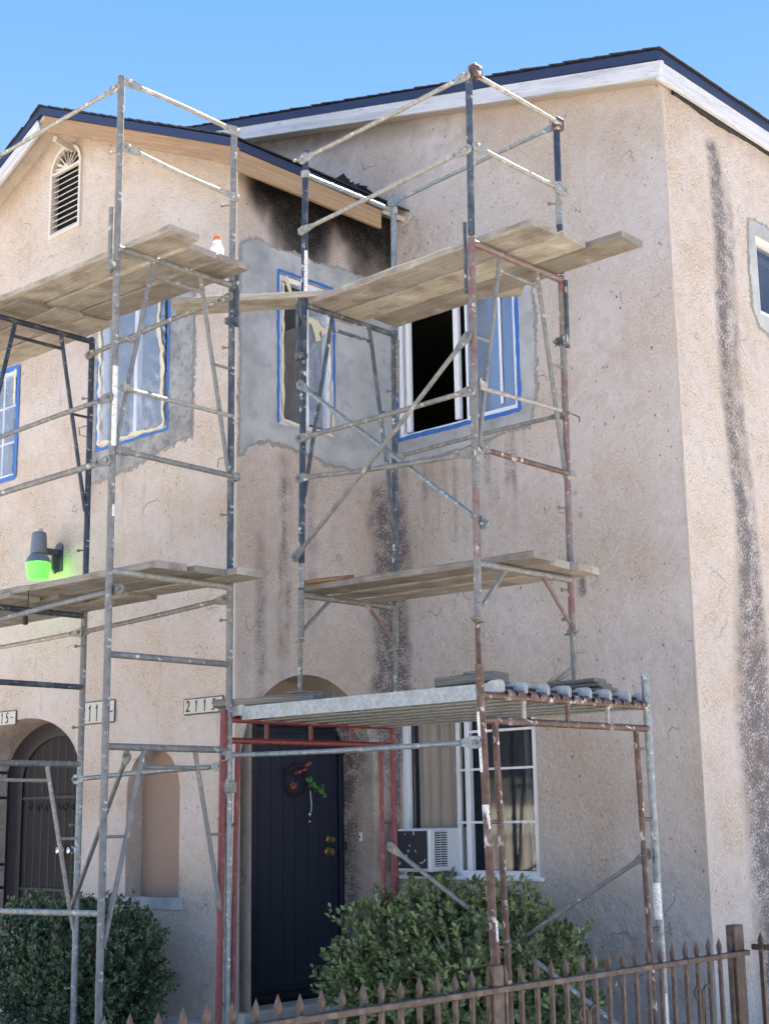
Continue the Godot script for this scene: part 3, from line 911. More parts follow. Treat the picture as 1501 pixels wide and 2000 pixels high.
	for i in 26:
		var c := Vector3(-8.02 - rng.randf() * 0.22, 6.66, -8.12 - rng.randf() * 0.42)
		c.y += (-7.86 - c.x) * 0.462 + 0.03
		box(st, c, Vector3(0.05 + rng.randf() * 0.10, 0.008, 0.05 + rng.randf() * 0.1), 0.002, Basis.from_euler(Vector3(rng.randf() * 2 - 1, rng.randf() * 6, rng.randf() * 2 - 1)))
	put(st, "torn_felt", M.felt, house)

func build_security_door(house: Node) -> void:
	# black steel screen door, hung on the recess wall (faces +x)
	var c := -8.43
	var st := mb()
	ring(st, "x", c, 7.44, 0.18, 8.425, 2.26, 0.045, 0.0, 0.05)
	var d := put(st, "security_door", M.navy_door, house)
	tag(d, "black steel security door with brass locks")
	st = mb()
	bar(st, "x", c, 7.485, 0.225, 8.38, 2.215, 0.006, 0.018)
	put(st, "door_screen", M.door_mesh, d)
	for k in 7:
		st = mb()
		var u := 7.485 + 0.895 * (k + 0.5) / 7.0 - 0.01
		bar(st, "x", c, u - 0.009, 0.235, u + 0.009, 2.205, 0.0185, 0.0225, 0.001)
		put(st, "door_bar", M.navy_door, d)
	for v in [0.26, 2.18]:
		st = mb()
		bar(st, "x", c, 7.485, v - 0.016, 8.38, v + 0.016, 0.0325, 0.042, 0.002)
		put(st, "door_rail", M.navy_door, d)
	for e in [[8.262, 1.342, 0.026], [8.252, 1.248, 0.031]]:
		st = mb()
		lathe(st, [[0.0, 0.075], [e[2] * 0.8, 0.072], [e[2], 0.055], [e[2] * 0.6, 0.03], [e[2] * 1.15, 0.022], [e[2] * 1.15, 0.0]], W("x", c, e[0], e[1], 0.02), Vector3(1, 0, 0), 18)
		put(st, "door_knob", M.brass, d)
	st = mb()
	box(st, W("x", c, 8.425, 1.292, 0.055), Vector3(0.03, 0.06, 0.04), 0.006)
	put(st, "latch", M.iron, d)
	st = mb()
	box(st, W("x", c, 8.43, 2.04, 0.055), Vector3(0.03, 0.06, 0.05), 0.006)
	put(st, "hinge", M.iron, d)

func build_left_door(house: Node) -> void:
	var st := mb()
	box2(st, Vector3(-11.75, 0.1, Z0 - 0.46), Vector3(-9.85, 2.5, Z0 - 0.358))
	var d := put(st, "left_door", M.brown_door, house)
	tag(d, "dark brown door set back in the left arch")
	# arched steel frame and screen
	st = mb()
	var outer := arch(-11.30, -10.02, 0.18, 1.86, 0.44, 20)
	var inner := arch(-11.24, -10.08, 0.2, 1.86, 0.38, 20)
	for q in pieces(outer, [inner]): prism(st, q, Vector3(0, 0, Z0), Vector3.RIGHT, Vector3.UP, -0.34, -0.29)
	put(st, "screen_frame", M.iron, d)
	st = mb()
	prism(st, inner, Vector3(0, 0, Z0), Vector3.RIGHT, Vector3.UP, -0.312, -0.3085)
	put(st, "screen_mesh", M.screen_dark, d)
	for k in 10:
		st = mb()
		var x := -11.18 + k * 0.115
		var top := 1.86 + 0.36 * sqrt(maxf(0.0, 1.0 - pow((x + 10.66) / 0.6, 2)))
		box2(st, Vector3(x - 0.009, 0.22, Z0 - 0.325), Vector3(x + 0.009, top, Z0 - 0.305), 0.002)
		put(st, "screen_bar", M.iron, d)
	for y in [0.95, 1.72]:
		st = mb()
		box2(st, Vector3(-11.23, y - 0.014, Z0 - 0.304), Vector3(-10.09, y + 0.014, Z0 - 0.290), 0.002)
		put(st, "screen_rail", M.iron, d)
	# little wrought scrolls under the upper rail
	for k in 8:
		st = mb()
		var c := Vector3(-11.12 + k * 0.13, 1.63, Z0 - 0.296)
		var pts := []
		for i in 12:
			var t := i * 0.5
			pts.append(c + Vector3(cos(t), sin(t), 0) * (0.045 - 0.003 * i))
		rod(st, pts, 0.006, 6)
		put(st, "scroll", M.iron, d)
	for e in [[-10.62, 1.28], [-10.46, 1.28]]:
		st = mb()
		lathe(st, [[0.0, 0.07], [0.026, 0.062], [0.03, 0.045], [0.014, 0.028], [0.034, 0.018], [0.034, 0.0]], Vector3(e[0], e[1], Z0 - 0.31), Vector3(0, 0, 1), 18)
		put(st, "door_knob", M.chrome, d)

func build_vent(house: Node) -> void:
	var st := mb()
	var outer := arch(-10.665, -10.185, 6.70, 7.33, 0.225)
	var inner := arch(-10.635, -10.215, 6.735, 7.33, 0.195)
	for q in pieces(outer, [inner]): prism(st, q, Vector3(0, 0, Z0), Vector3.RIGHT, Vector3.UP, -0.03, 0.02)
	var v := put(st, "gable_vent", M.vent_paint, house)
	tag(v, "arched attic vent with slanted slats and a fan top")
	st = mb()
	box2(st, Vector3(-10.64, 6.72, Z0 - 0.075), Vector3(-10.21, 7.535, Z0 - 0.06))
	put(st, "vent_back", M.black, v)
	for k in 10:
		st = mb()
		var y := 6.765 + k * 0.0565
		box(st, Vector3(-10.425, y, Z0 - 0.012), Vector3(0.42, 0.006, 0.05), 0.002, Basis.from_euler(Vector3(0.75, 0, 0)))
		put(st, "slat", M.vent_paint, v)
	st = mb()
	box2(st, Vector3(-10.635, 7.315, Z0 - 0.02), Vector3(-10.215, 7.34, Z0 + 0.015), 0.003)
	put(st, "vent_rail", M.vent_paint, v)
	for k in 9:
		st = mb()
		var a := PI * (k + 0.5) / 9.0
		var dir := Vector3(cos(a) * 1.0, sin(a) * 0.93, 0)
		box(st, Vector3(-10.425, 7.335, Z0 - 0.012) + dir * 0.115, Vector3(0.17, 0.007, 0.04), 0.002, Basis(Vector3(0, 0, 1), atan2(dir.y, dir.x)) * Basis(Vector3.RIGHT, 0.7))
		put(st, "fan_blade", M.vent_paint, v)
	st = mb()
	prism(st, arch(-10.465, -10.385, 7.33, 7.335, 0.04), Vector3(0, 0, Z0), Vector3.RIGHT, Vector3.UP, -0.02, 0.016)
	put(st, "fan_hub", M.vent_paint, v)

func board(st: SurfaceTool, a: Vector3, b: Vector3, up: Vector3, height: float, thick: float, bevel := 0.004) -> void:
	# a board whose lower front edge runs from a to b
	var x := (b - a).normalized()
	var z := x.cross(up).normalized()
	var y := z.cross(x)
	box(st, (a + b) / 2 + y * height / 2, Vector3(a.distance_to(b), height, thick), bevel, Basis(x, y, z))

# a straight board as a part: lower front edge from a to b, front face along z = out; its own x runs with the grain
func board_part(parent: Node, n: String, a: Vector3, b: Vector3, out: Vector3, height: float, thick: float, m: Material, label := "") -> MeshInstance3D:
	var x := (b - a).normalized()
	var z := (out - x * out.dot(x)).normalized()
	var y := z.cross(x)
	var st := mb()
	var L := a.distance_to(b)
	box(st, Vector3(L / 2, height / 2, -thick / 2), Vector3(L, height, thick), 0.004)
	var mi := MeshInstance3D.new()
	mi.name = n
	mi.mesh = st.commit()
	mi.material_override = m
	mi.transform = Transform3D(Basis(x, y, z), a - whole(parent))
	parent.add_child(mi, true)
	if label: tag(mi, label)
	return mi

func build_roofs(house: Node) -> void:
	var st := mb()
	# ---- wing roof
	var zf := -6.75
	var ridge := Vector2(-10.51, 7.655)
	var ev := Vector2(-7.86, 6.43)
	var lv := Vector2(-13.16, 6.43)
	var sl := (ev - ridge).normalized()
	var slab := func(n: String, x0: float, y0: float, x1: float, y1: float, z0: float, z1: float, t: float, m: Material, par: Node) -> MeshInstance3D:
		var s := mb()
		var q := PackedVector2Array([Vector2(x0, y0), Vector2(x1, y1), Vector2(x1, y1 + t), Vector2(x0, y0 + t)])
		prism(s, q, Vector3(0, 0, z1), Vector3.RIGHT, Vector3.UP, 0.0, z0 - z1)
		return put(s, n, m, par)
	var roof: MeshInstance3D = slab.call("wing_roof", ridge.x, ridge.y + 0.12, ev.x - 0.035, ev.y + 0.135, zf - 0.03, Z1 + 0.002, 0.05, M.soffit_paint, house)
	slab.call("roof_deck", lv.x + 0.035, lv.y + 0.135, ridge.x - 0.001, ridge.y + 0.12, zf - 0.03, Z1 + 0.002, 0.05, M.soffit_paint, roof)
	# fascias: new wood to the right, old white boards to the left
	var v3 := func(p: Vector2, z: float) -> Vector3: return Vector3(p.x, p.y, z)
	board_part(roof, "fascia", v3.call(ridge, zf), v3.call(ev, zf), Vector3(0, 0, 1), 0.132, 0.035, M.new_wood_pale, "new bare wood fascia on the gable")
	board_part(roof, "fascia", v3.call(lv, zf), v3.call(ridge + Vector2(-0.004, 0), zf), Vector3(0, 0, 1), 0.132, 0.035, M.white_fascia, "old white fascia on the left of the gable")
	board_part(roof, "fascia", Vector3(ev.x, 6.40, zf - 0.0375), Vector3(ev.x, 6.40, -8.42), Vector3(1, 0, 0), 0.168, 0.035, M.new_wood, "new bare wood fascia along the eave")
	var f := mb()
	box2(f, Vector3(ev.x - 0.03, 6.425, zf + 0.001), Vector3(ev.x + 0.004, 6.57, zf + 0.022), 0.003)
	put(f, "fascia_end", M.new_wood_pale, roof)
	# block of wood under the peak
	f = mb()
	box(f, Vector3(-10.33, 7.50, Z0 + 0.10), Vector3(0.05, 0.05, 0.26), 0.004, Basis.from_euler(Vector3(0, 0.25, -0.42)))
	put(f, "rafter_end", M.soffit_paint, roof)
	# metal drip edge
	f = mb()
	prism(f, PackedVector2Array([ridge + Vector2(0, 0.150), ev + Vector2(0.008, 0.138), ev + Vector2(0.008, 0.212), ridge + Vector2(0, 0.224)]), Vector3(0, 0, zf + 0.008), Vector3.RIGHT, Vector3.UP, -0.03, 0.0)
	prism(f, PackedVector2Array([lv + Vector2(-0.008, 0.138), ridge + Vector2(-0.001, 0.150), ridge + Vector2(-0.001, 0.224), lv + Vector2(-0.008, 0.212)]), Vector3(0, 0, zf + 0.008), Vector3.RIGHT, Vector3.UP, -0.03, 0.0)
	box2(f, Vector3(ev.x - 0.02, 6.5685, -8.44), Vector3(ev.x + 0.008, 6.640, zf - 0.023))
	put(f, "drip_edge", M.drip, roof)
	# shingles
	shingle_field(roof, ridge + Vector2(0, 0.228), ev + Vector2(0.022, 0.216), zf + 0.018, -8.73, 20)
	shingle_field(roof, ridge + Vector2(-0.01, 0.228), lv + Vector2(-0.022, 0.216), zf + 0.018, -8.73, 20)
	# ---- main roof
	zf = -8.63
	var p0 := Vector2(-5.215, 6.864)
	var p1 := Vector2(-11.2, main_u(-11.2))
	var p2 := Vector2(-13.1, main_u(-13.1))
	var mr: MeshInstance3D = slab.call("main_roof", p1.x, p1.y + 0.09, p0.x - 0.035, p0.y + 0.09, zf - 0.03, -16.4, 0.05, M.soffit_paint, house)
	slab.call("roof_deck", p2.x, p2.y + 0.09, p1.x - 0.001, p1.y + 0.09, zf - 0.03, -16.4, 0.05, M.soffit_paint, mr)
	board_part(mr, "fascia", v3.call(p1, zf), v3.call(p0, zf), Vector3(0, 0, 1), 0.132, 0.035, M.white_fascia, "peeling white fascia along the main rake")
	board_part(mr, "fascia", v3.call(p2, zf), v3.call(p1 + Vector2(-0.004, 0), zf), Vector3(0, 0, 1), 0.126, 0.035, M.white_fascia)
	board_part(mr, "fascia", Vector3(p0.x + 0.004, p0.y - 0.012, zf - 0.004), Vector3(p0.x + 0.004, p0.y - 0.012, -16.4), Vector3(1, 0, 0), 0.154, 0.034, M.white_fascia, "peeling white fascia along the right eave")
	# stucco soffit strips
	f = mb()
	prism(f, PackedVector2Array([p1 + Vector2(0, 0.001), p0 + Vector2(-0.03, 0.008), p0 + Vector2(-0.03, 0.03), p1 + Vector2(0, 0.03)]), Vector3(0, 0, Z1 + 0.001), Vector3.RIGHT, Vector3.UP, 0.0, 0.084, true)
	put(f, "soffit", M.wall_corner, mr)
	f = mb()
	box2(f, Vector3(X2 - 0.002, 6.871, -16.0), Vector3(p0.x - 0.031, 6.886, Z1 - 0.002))
	put(f, "soffit", M.soffit_paint, mr)
	f = mb()
	prism(f, PackedVector2Array([p1 + Vector2(0, 0.128), p0 + Vector2(0.01, 0.138), p0 + Vector2(0.01, 0.214), p1 + Vector2(0, 0.204)]), Vector3(0, 0, zf + 0.008), Vector3.RIGHT, Vector3.UP, -0.03, 0.0)
	prism(f, PackedVector2Array([p2 + Vector2(0, 0.128), p1 + Vector2(-0.001, 0.128), p1 + Vector2(-0.001, 0.204), p2 + Vector2(0, 0.204)]), Vector3(0, 0, zf + 0.008), Vector3.RIGHT, Vector3.UP, -0.03, 0.0)
	box2(f, Vector3(p0.x - 0.02, p0.y + 0.142, -16.4), Vector3(p0.x + 0.012, p0.y + 0.216, zf - 0.023))
	put(f, "drip_edge", M.drip, mr)
	shingle_field(mr, p1 + Vector2(0, 0.208), p0 + Vector2(0.026, 0.219), zf + 0.018, -16.4, 42)
	shingle_field(mr, p1 + Vector2(-0.01, 0.208), p2 + Vector2(-0.02, 0.208), zf + 0.018, -16.4, 12)

# courses of shingles between two points of a slope (top, bottom); the first shingle of each course and those of the eave course are single pieces
func shingle_field(parent: Node, top: Vector2, bottom: Vector2, z0: float, z1: float, courses: int) -> void:
	rng.seed = int(absf(top.x * 100 + bottom.x * 31))
	var d := (bottom - top) / courses
	var L := d.length()
	var ang := atan2(d.y, d.x)
	var b := Basis(Vector3(0, 0, 1), ang + 0.05 * (-1 if d.x > 0 else 1))
	if d.x < 0: b = Basis(Vector3(0, 0, 1), atan2(-d.y, -d.x) + 0.05)
	var rest := mb()
	for i in courses:
		var mid := top + d * (i + 0.5)
		var first := z0 + rng.randf_range(-0.006, 0.010)
		var wz := rng.randf_range(0.22, 0.36)
		var st := mb()
		box(st, Vector3(mid.x, mid.y + 0.010 + rng.randf() * 0.004, first - wz / 2), Vector3(L * 1.12, 0.011, wz), 0.002, b)
		put(st, "shingle", M.shingle, parent)
		var lo := first - wz - 0.004
		if i == courses - 1:
			var k := 0
			while lo > z1 and k < 12:
				var ww := rng.randf_range(0.26, 0.32)
				st = mb()
				box(st, Vector3(mid.x + rng.randf_range(-0.004, 0.008), mid.y + 0.010 + rng.randf() * 0.005, lo - ww / 2), Vector3(L * 1.12, 0.011, ww - 0.004), 0.002, b)
				put(st, "shingle", M.shingle, parent)
				lo -= ww
				k += 1
		if lo > z1: box(rest, Vector3(mid.x, mid.y + 0.011, (lo + z1) / 2), Vector3(L * 1.1, 0.011, lo - z1), 0.0, b)
	tag(put(rest, "shingle_courses", M.shingle, parent), "", "", "", "stuff")

# ------------------------------------------------------------------ scaffolds
const R_POST := 0.0215
const R_BRACE := 0.0145

func pipe(parent: Node, n: String, a: Vector3, b: Vector3, r: float, m: Material) -> MeshInstance3D:
	var st := mb()
	tube(st, a, b, r, 14)
	return put(st, n, m, parent)

func lug(parent: Node, at: Vector3, dir: Vector3, flat: Vector3, m: Material) -> void:
	# flattened, drilled tube end with a bolt; flat is the normal of the flattened part
	var st := mb()
	var x := dir.normalized()
	var z := (flat - x * flat.dot(x)).normalized()
	var y := z.cross(x)
	var poly := PackedVector2Array()
	for i in 9:
		var t := PI / 2 + PI * i / 8.0
		poly.append(Vector2(cos(t) * 0.032, sin(t) * 0.032))
	poly.append_array(PackedVector2Array([Vector2(0.05, -0.027), Vector2(0.115, -0.0145), Vector2(0.115, 0.0145), Vector2(0.05, 0.027)]))
	prism(st, poly, at, x, y, -0.0055, 0.0055)
	tube(st, at - z * 0.016, at + z * 0.022, 0.009, 8)
	ball(st, at + z * 0.022, 0.012, 5)
	put(st, "flattened_end", m, parent)

func brace(parent: Node, n: String, a: Vector3, b: Vector3, m: Material, flat := Vector3(0, 0, 1), r := R_BRACE, ends := 3) -> MeshInstance3D:
	var d := (b - a).normalized()
	var st := mb()
	# tube that narrows to a flattened neck at each end
	var from := a + d * (0.10 if ends & 1 else 0.0)
	var to := b - d * (0.10 if ends & 2 else 0.0)
	var bow := frame_of(d).x * 0.007 * sin(a.y * 37.0 + b.x * 11.0) + frame_of(d).z * 0.007 * cos(a.y * 23.0 + b.z * 17.0)
	for k in 6:
		var t0 := k / 6.0
		var t1 := (k + 1) / 6.0
		tube(st, from.lerp(to, t0) + bow * sin(PI * t0), from.lerp(to, t1) + bow * sin(PI * t1), r, 12, -1, k == 0 or k == 5)
	var p := put(st, n, m, parent)
	if ends & 1: lug(p, a, d, flat, m)
	if ends & 2: lug(p, b, -d, flat, m)
	return p

func pin(parent: Node, at: Vector3, dir: Vector3, m: Material, length := 0.055) -> void:
	var st := mb()
	tube(st, at, at + dir * length, 0.006, 8)
	ball(st, at + dir * length, 0.0125, 6)
	put(st, "locking_pin", m, parent)

func sleeve(parent: Node, a: Vector3, b: Vector3, m: Material, r := 0.0265) -> void:
	var st := mb()
	tube(st, a, b, r, 14)
	put(st, "collar", m, parent)

func clamp_box(parent: Node, at: Vector3, m: Material, s := Vector3(0.06, 0.06, 0.06)) -> void:
	var st := mb()
	box(st, at, s, 0.008)
	tube(st, at + Vector3(s.x * 0.3, -s.y * 0.8, s.z * 0.4), at + Vector3(s.x * 0.3, s.y * 0.7, s.z * 0.4), 0.007, 8)
	put(st, "clamp", m, parent)

func splash_on(parent: Node, a: Vector3, b: Vector3, r: float, m: Material, from := 0.0, to := TAU) -> void:
	var st := mb()
	tube(st, a, b, r, 10, -1, false, from, to)
	put(st, "paint_patch", m, parent)

# mason's frame in a plane of constant x: two posts, top bar, inner legs, header
func mason_frame(T: Node, x: float, za: float, zb: float, y0: float, y1: float, lean: float, ma: Material, mz: Material, mbar: Material, mleg: Material, leg_foot := 0.36, rung := 0.55) -> Array:
	var z := func(base: float, y: float) -> float: return base - lean * (y - 2.3)
	var A := func(y: float) -> Vector3: return Vector3(x, y, z.call(za, y))
	var B := func(y: float) -> Vector3: return Vector3(x, y, z.call(zb, y))
	var pa := pipe(T, "post", A.call(y0), A.call(y1 + 0.02), R_POST, ma)
	var pb := pipe(T, "post", B.call(y0), B.call(y1 + 0.02), R_POST, mz)
	var tb := pipe(T, "top_bar", A.call(y1) + Vector3(0, -0.01, 0), B.call(y1) + Vector3(0, -0.01, 0), 0.0205, mbar)
	for y in [y0 + (y1 - y0) * 0.22, y0 + (y1 - y0) * 0.78]:
		pin(pa, A.call(y), Vector3(0.75, 0, 0.66), M.gray_tube)
		pin(pb, B.call(y), Vector3(-0.75, 0, 0.66), M.gray_tube)
	if leg_foot > 0:
		var h := y1 - y0
		for s in [0, 1]:
			var top: Vector3 = A.call(y1 - 0.02).lerp(B.call(y1 - 0.02), 0.30 if s == 0 else 0.71)
			var foot: Vector3 = A.call(y0 + h * leg_foot) if s == 0 else B.call(y0 + h * leg_foot)
			foot.z += -0.02 if s == 0 else 0.02
			var leg := pipe(T, "inner_leg", top, foot, 0.0145, mleg)
			var k := 0.45
			var on := top.lerp(foot, k)
			pipe(T, "rung", on, A.call(on.y) if s == 0 else B.call(on.y), 0.0095, mleg)
		var l0: Vector3 = A.call(y1 - 0.12).lerp(B.call(y1 - 0.12), 0.285)
		var l1: Vector3 = A.call(y1 - 0.12).lerp(B.call(y1 - 0.12), 0.725)
		pipe(T, "header", l0, l1, 0.0125, mleg)
	return [pa, pb, tb]

func build_left_tower() -> void:
	var T := thing("scaffold_tower", "tall grey pipe scaffold standing before the gable wall on the left", "scaffold", Vector3(-7.5, 0, -5.4))
	var xa := -6.78
	var xc := -8.31
	var za := -4.92
	var zb := -5.83
	# right-hand bay end (A near the street, B near the wall)
	mason_frame(T, xa, za, zb, 0.03, 1.93, 0.0, M.gray_tube, M.steel_tube, M.gray_tube, M.gray_tube, 0.42)
	var mid := mason_frame(T, xa, za, zb, 1.95, 2.93, 0.0, M.gray_tube, M.gray_tube, M.pale_tube, M.gray_tube, 0.0)
	pipe(T, "rung", Vector3(xa, 2.44, za), Vector3(xa, 2.44, zb), 0.0195, M.gray_tube)
	var up := mason_frame(T, xa, za, zb, 2.95, 4.91, 0.0, M.gray_tube, M.worn_navy_tube, M.gray_tube, M.gray_tube, 0.36)
	# left-hand end (seen: the post by the wall)
	mason_frame(T, xc, za, zb, 0.03, 1.90, 0.0, M.gray_tube, M.steel_tube, M.gray_tube, M.pale_tube, 0.42)
	mason_frame(T, xc, za, zb, 1.92, 2.91, 0.0, M.gray_tube, M.gray_tube, M.worn_navy_tube, M.gray_tube, 0.0)
	pipe(T, "rung", Vector3(xc, 2.41, za), Vector3(xc, 2.41, zb), 0.0195, M.worn_navy_tube)
	mason_frame(T, xc, za, zb, 2.93, 4.90, 0.0, M.navy_tube, M.navy_tube, M.navy_tube, M.navy_tube, 0.36)
	# guard posts and rails above the top platform
	var ga := pipe(T, "guard_post", Vector3(xa, 4.93, za), Vector3(xa, 6.03, za), R_POST, M.gray_tube)
	var gb := pipe(T, "guard_post", Vector3(xa, 4.93, zb), Vector3(xa, 6.02, zb - 0.01), R_POST, M.gray_tube)
	var gc := pipe(T, "guard_post", Vector3(xc + 0.12, 4.93, za), Vector3(xc + 0.12, 5.96, za), R_POST, M.worn_navy_tube)
	sleeve(ga, Vector3(xa - 0.03, 4.72, za + 0.03), Vector3(xa - 0.03, 5.16, za + 0.03), M.gray_tube, 0.014)
	sleeve(gb, Vector3(xa + 0.03, 4.62, zb - 0.02), Vector3(xa + 0.03, 5.02, zb - 0.02), M.worn_navy_tube, 0.014)
	clamp_box(ga, Vector3(xa - 0.01, 4.78, za + 0.02), M.gray_tube, Vector3(0.075, 0.045, 0.07))
	clamp_box(gb, Vector3(xa, 4.66, zb), M.worn_navy_tube, Vector3(0.075, 0.045, 0.07))
	for y in [5.52]:
		pin(ga, Vector3(xa, y, za), Vector3(-0.75, 0, 0.66), M.pale_tube, 0.06)
	for e in [[5.99, 5.975], [5.555, 5.505]]:
		brace(T, "guard_rail", Vector3(xa + 0.03, e[0], za - 0.03), Vector3(xa + 0.03, e[1], zb), M.pale_tube, Vector3(1, 0, 0))
	brace(T, "guard_rail", Vector3(xa - 0.02, 5.955, za + 0.02), Vector3(xc + 0.12, 5.95, za + 0.02), M.pale_tube, Vector3(0, 0, 1), 0.0135)
	pin(gb, Vector3(xa, 5.46, zb), Vector3(-0.8, 0, 0.6), M.gray_tube, 0.07)
	# rails along the front and back of the upper bay
	brace(T, "side_rail", Vector3(xa, 3.955, za + 0.03), Vector3(xc, 3.93, za + 0.03), M.gray_tube)
	brace(T, "side_rail", Vector3(xa, 3.57, za + 0.03), Vector3(xc, 3.555, za + 0.03), M.gray_tube, Vector3(0, 0, 1), 0.019)
	brace(T, "side_rail", Vector3(xa, 4.82, zb + 0.02), Vector3(xc - 0.01, 4.785, zb + 0.02), M.gray_tube, Vector3(0, 0, 1), 0.016)
	brace(T, "side_rail", Vector3(xa - 0.02, 2.845, zb + 0.02), Vector3(xc, 2.785, zb + 0.02), M.gray_tube, Vector3(0, 0, 1), 0.016)
	brace(T, "side_rail", Vector3(xc, 2.785, zb + 0.035), Vector3(xc - 1.6, 2.775, zb + 0.035), M.pale_tube, Vector3(0, 0, 1), 0.016)
	brace(T, "side_rail", Vector3(xa + 0.07, 2.81, za - 0.03), Vector3(xc, 2.74, za - 0.02), M.gray_tube, Vector3(0, 0, 1), 0.016)
	brace(T, "side_rail", Vector3(xa - 0.04, 1.825, zb + 0.02), Vector3(xc - 0.02, 1.79, zb + 0.02), M.steel_tube, Vector3(0, 0, 1), 0.016)
	pipe(T, "toe_bar", Vector3(xa, 1.012, za), Vector3(xc, 0.985, za), 0.0175, M.pale_tube)
	brace(T, "diagonal_brace", Vector3(xa - 0.02, 1.88, za - 0.17), Vector3(xc + 0.03, 0.95, zb + 0.06), M.gray_tube, Vector3(0.4, 0, 1), 0.0145, 1)
	# ledgers across the bay end
	var lg := pipe(T, "ledger", Vector3(xa + 0.01, 4.025, za - 0.05), Vector3(xa + 0.01, 4.02, zb), 0.0135, M.pale_tube)
	clamp_box(lg, Vector3(xa + 0.01, 4.035, za - 0.09), M.pale_tube, Vector3(0.05, 0.045, 0.075))
	lg = pipe(T, "ledger", Vector3(xa + 0.035, 3.635, za - 0.02), Vector3(xa + 0.035, 3.62, zb - 0.03), 0.017, M.gray_tube)
	clamp_box(lg, Vector3(xa + 0.035, 3.635, za - 0.05), M.gray_tube, Vector3(0.05, 0.045, 0.08))
	clamp_box(lg, Vector3(xa + 0.02, 3.622, zb - 0.01), M.gray_tube, Vector3(0.06, 0.05, 0.07))
	clamp_box(T, Vector3(xa + 0.01, 1.70, zb + 0.01), M.gray_tube, Vector3(0.08, 0.07, 0.08))
	splash_on(up[0], Vector3(xa, 3.66, za), Vector3(xa, 4.15, za), R_POST + 0.0008, M.white_paint, 0.4, 2.6)
	splash_on(up[0], Vector3(xa, 3.24, za), Vector3(xa, 3.31, za), R_POST + 0.0008, M.white_paint, 0.4, 1.9)
	# bent tie wires
	var st := mb()
	rod(st, [Vector3(xc, 4.27, zb), Vector3(xc - 0.06, 4.25, zb + 0.05), Vector3(xc - 0.09, 4.21, zb + 0.02), Vector3(xc - 0.04, 4.19, zb)], 0.004, 6)
	rod(st, [Vector3(xa, 3.76, zb), Vector3(xa - 0.05, 3.74, zb + 0.06), Vector3(xa - 0.07, 3.69, zb + 0.05)], 0.003, 6)
	put(st, "tie_wire", M.gray_tube, T)

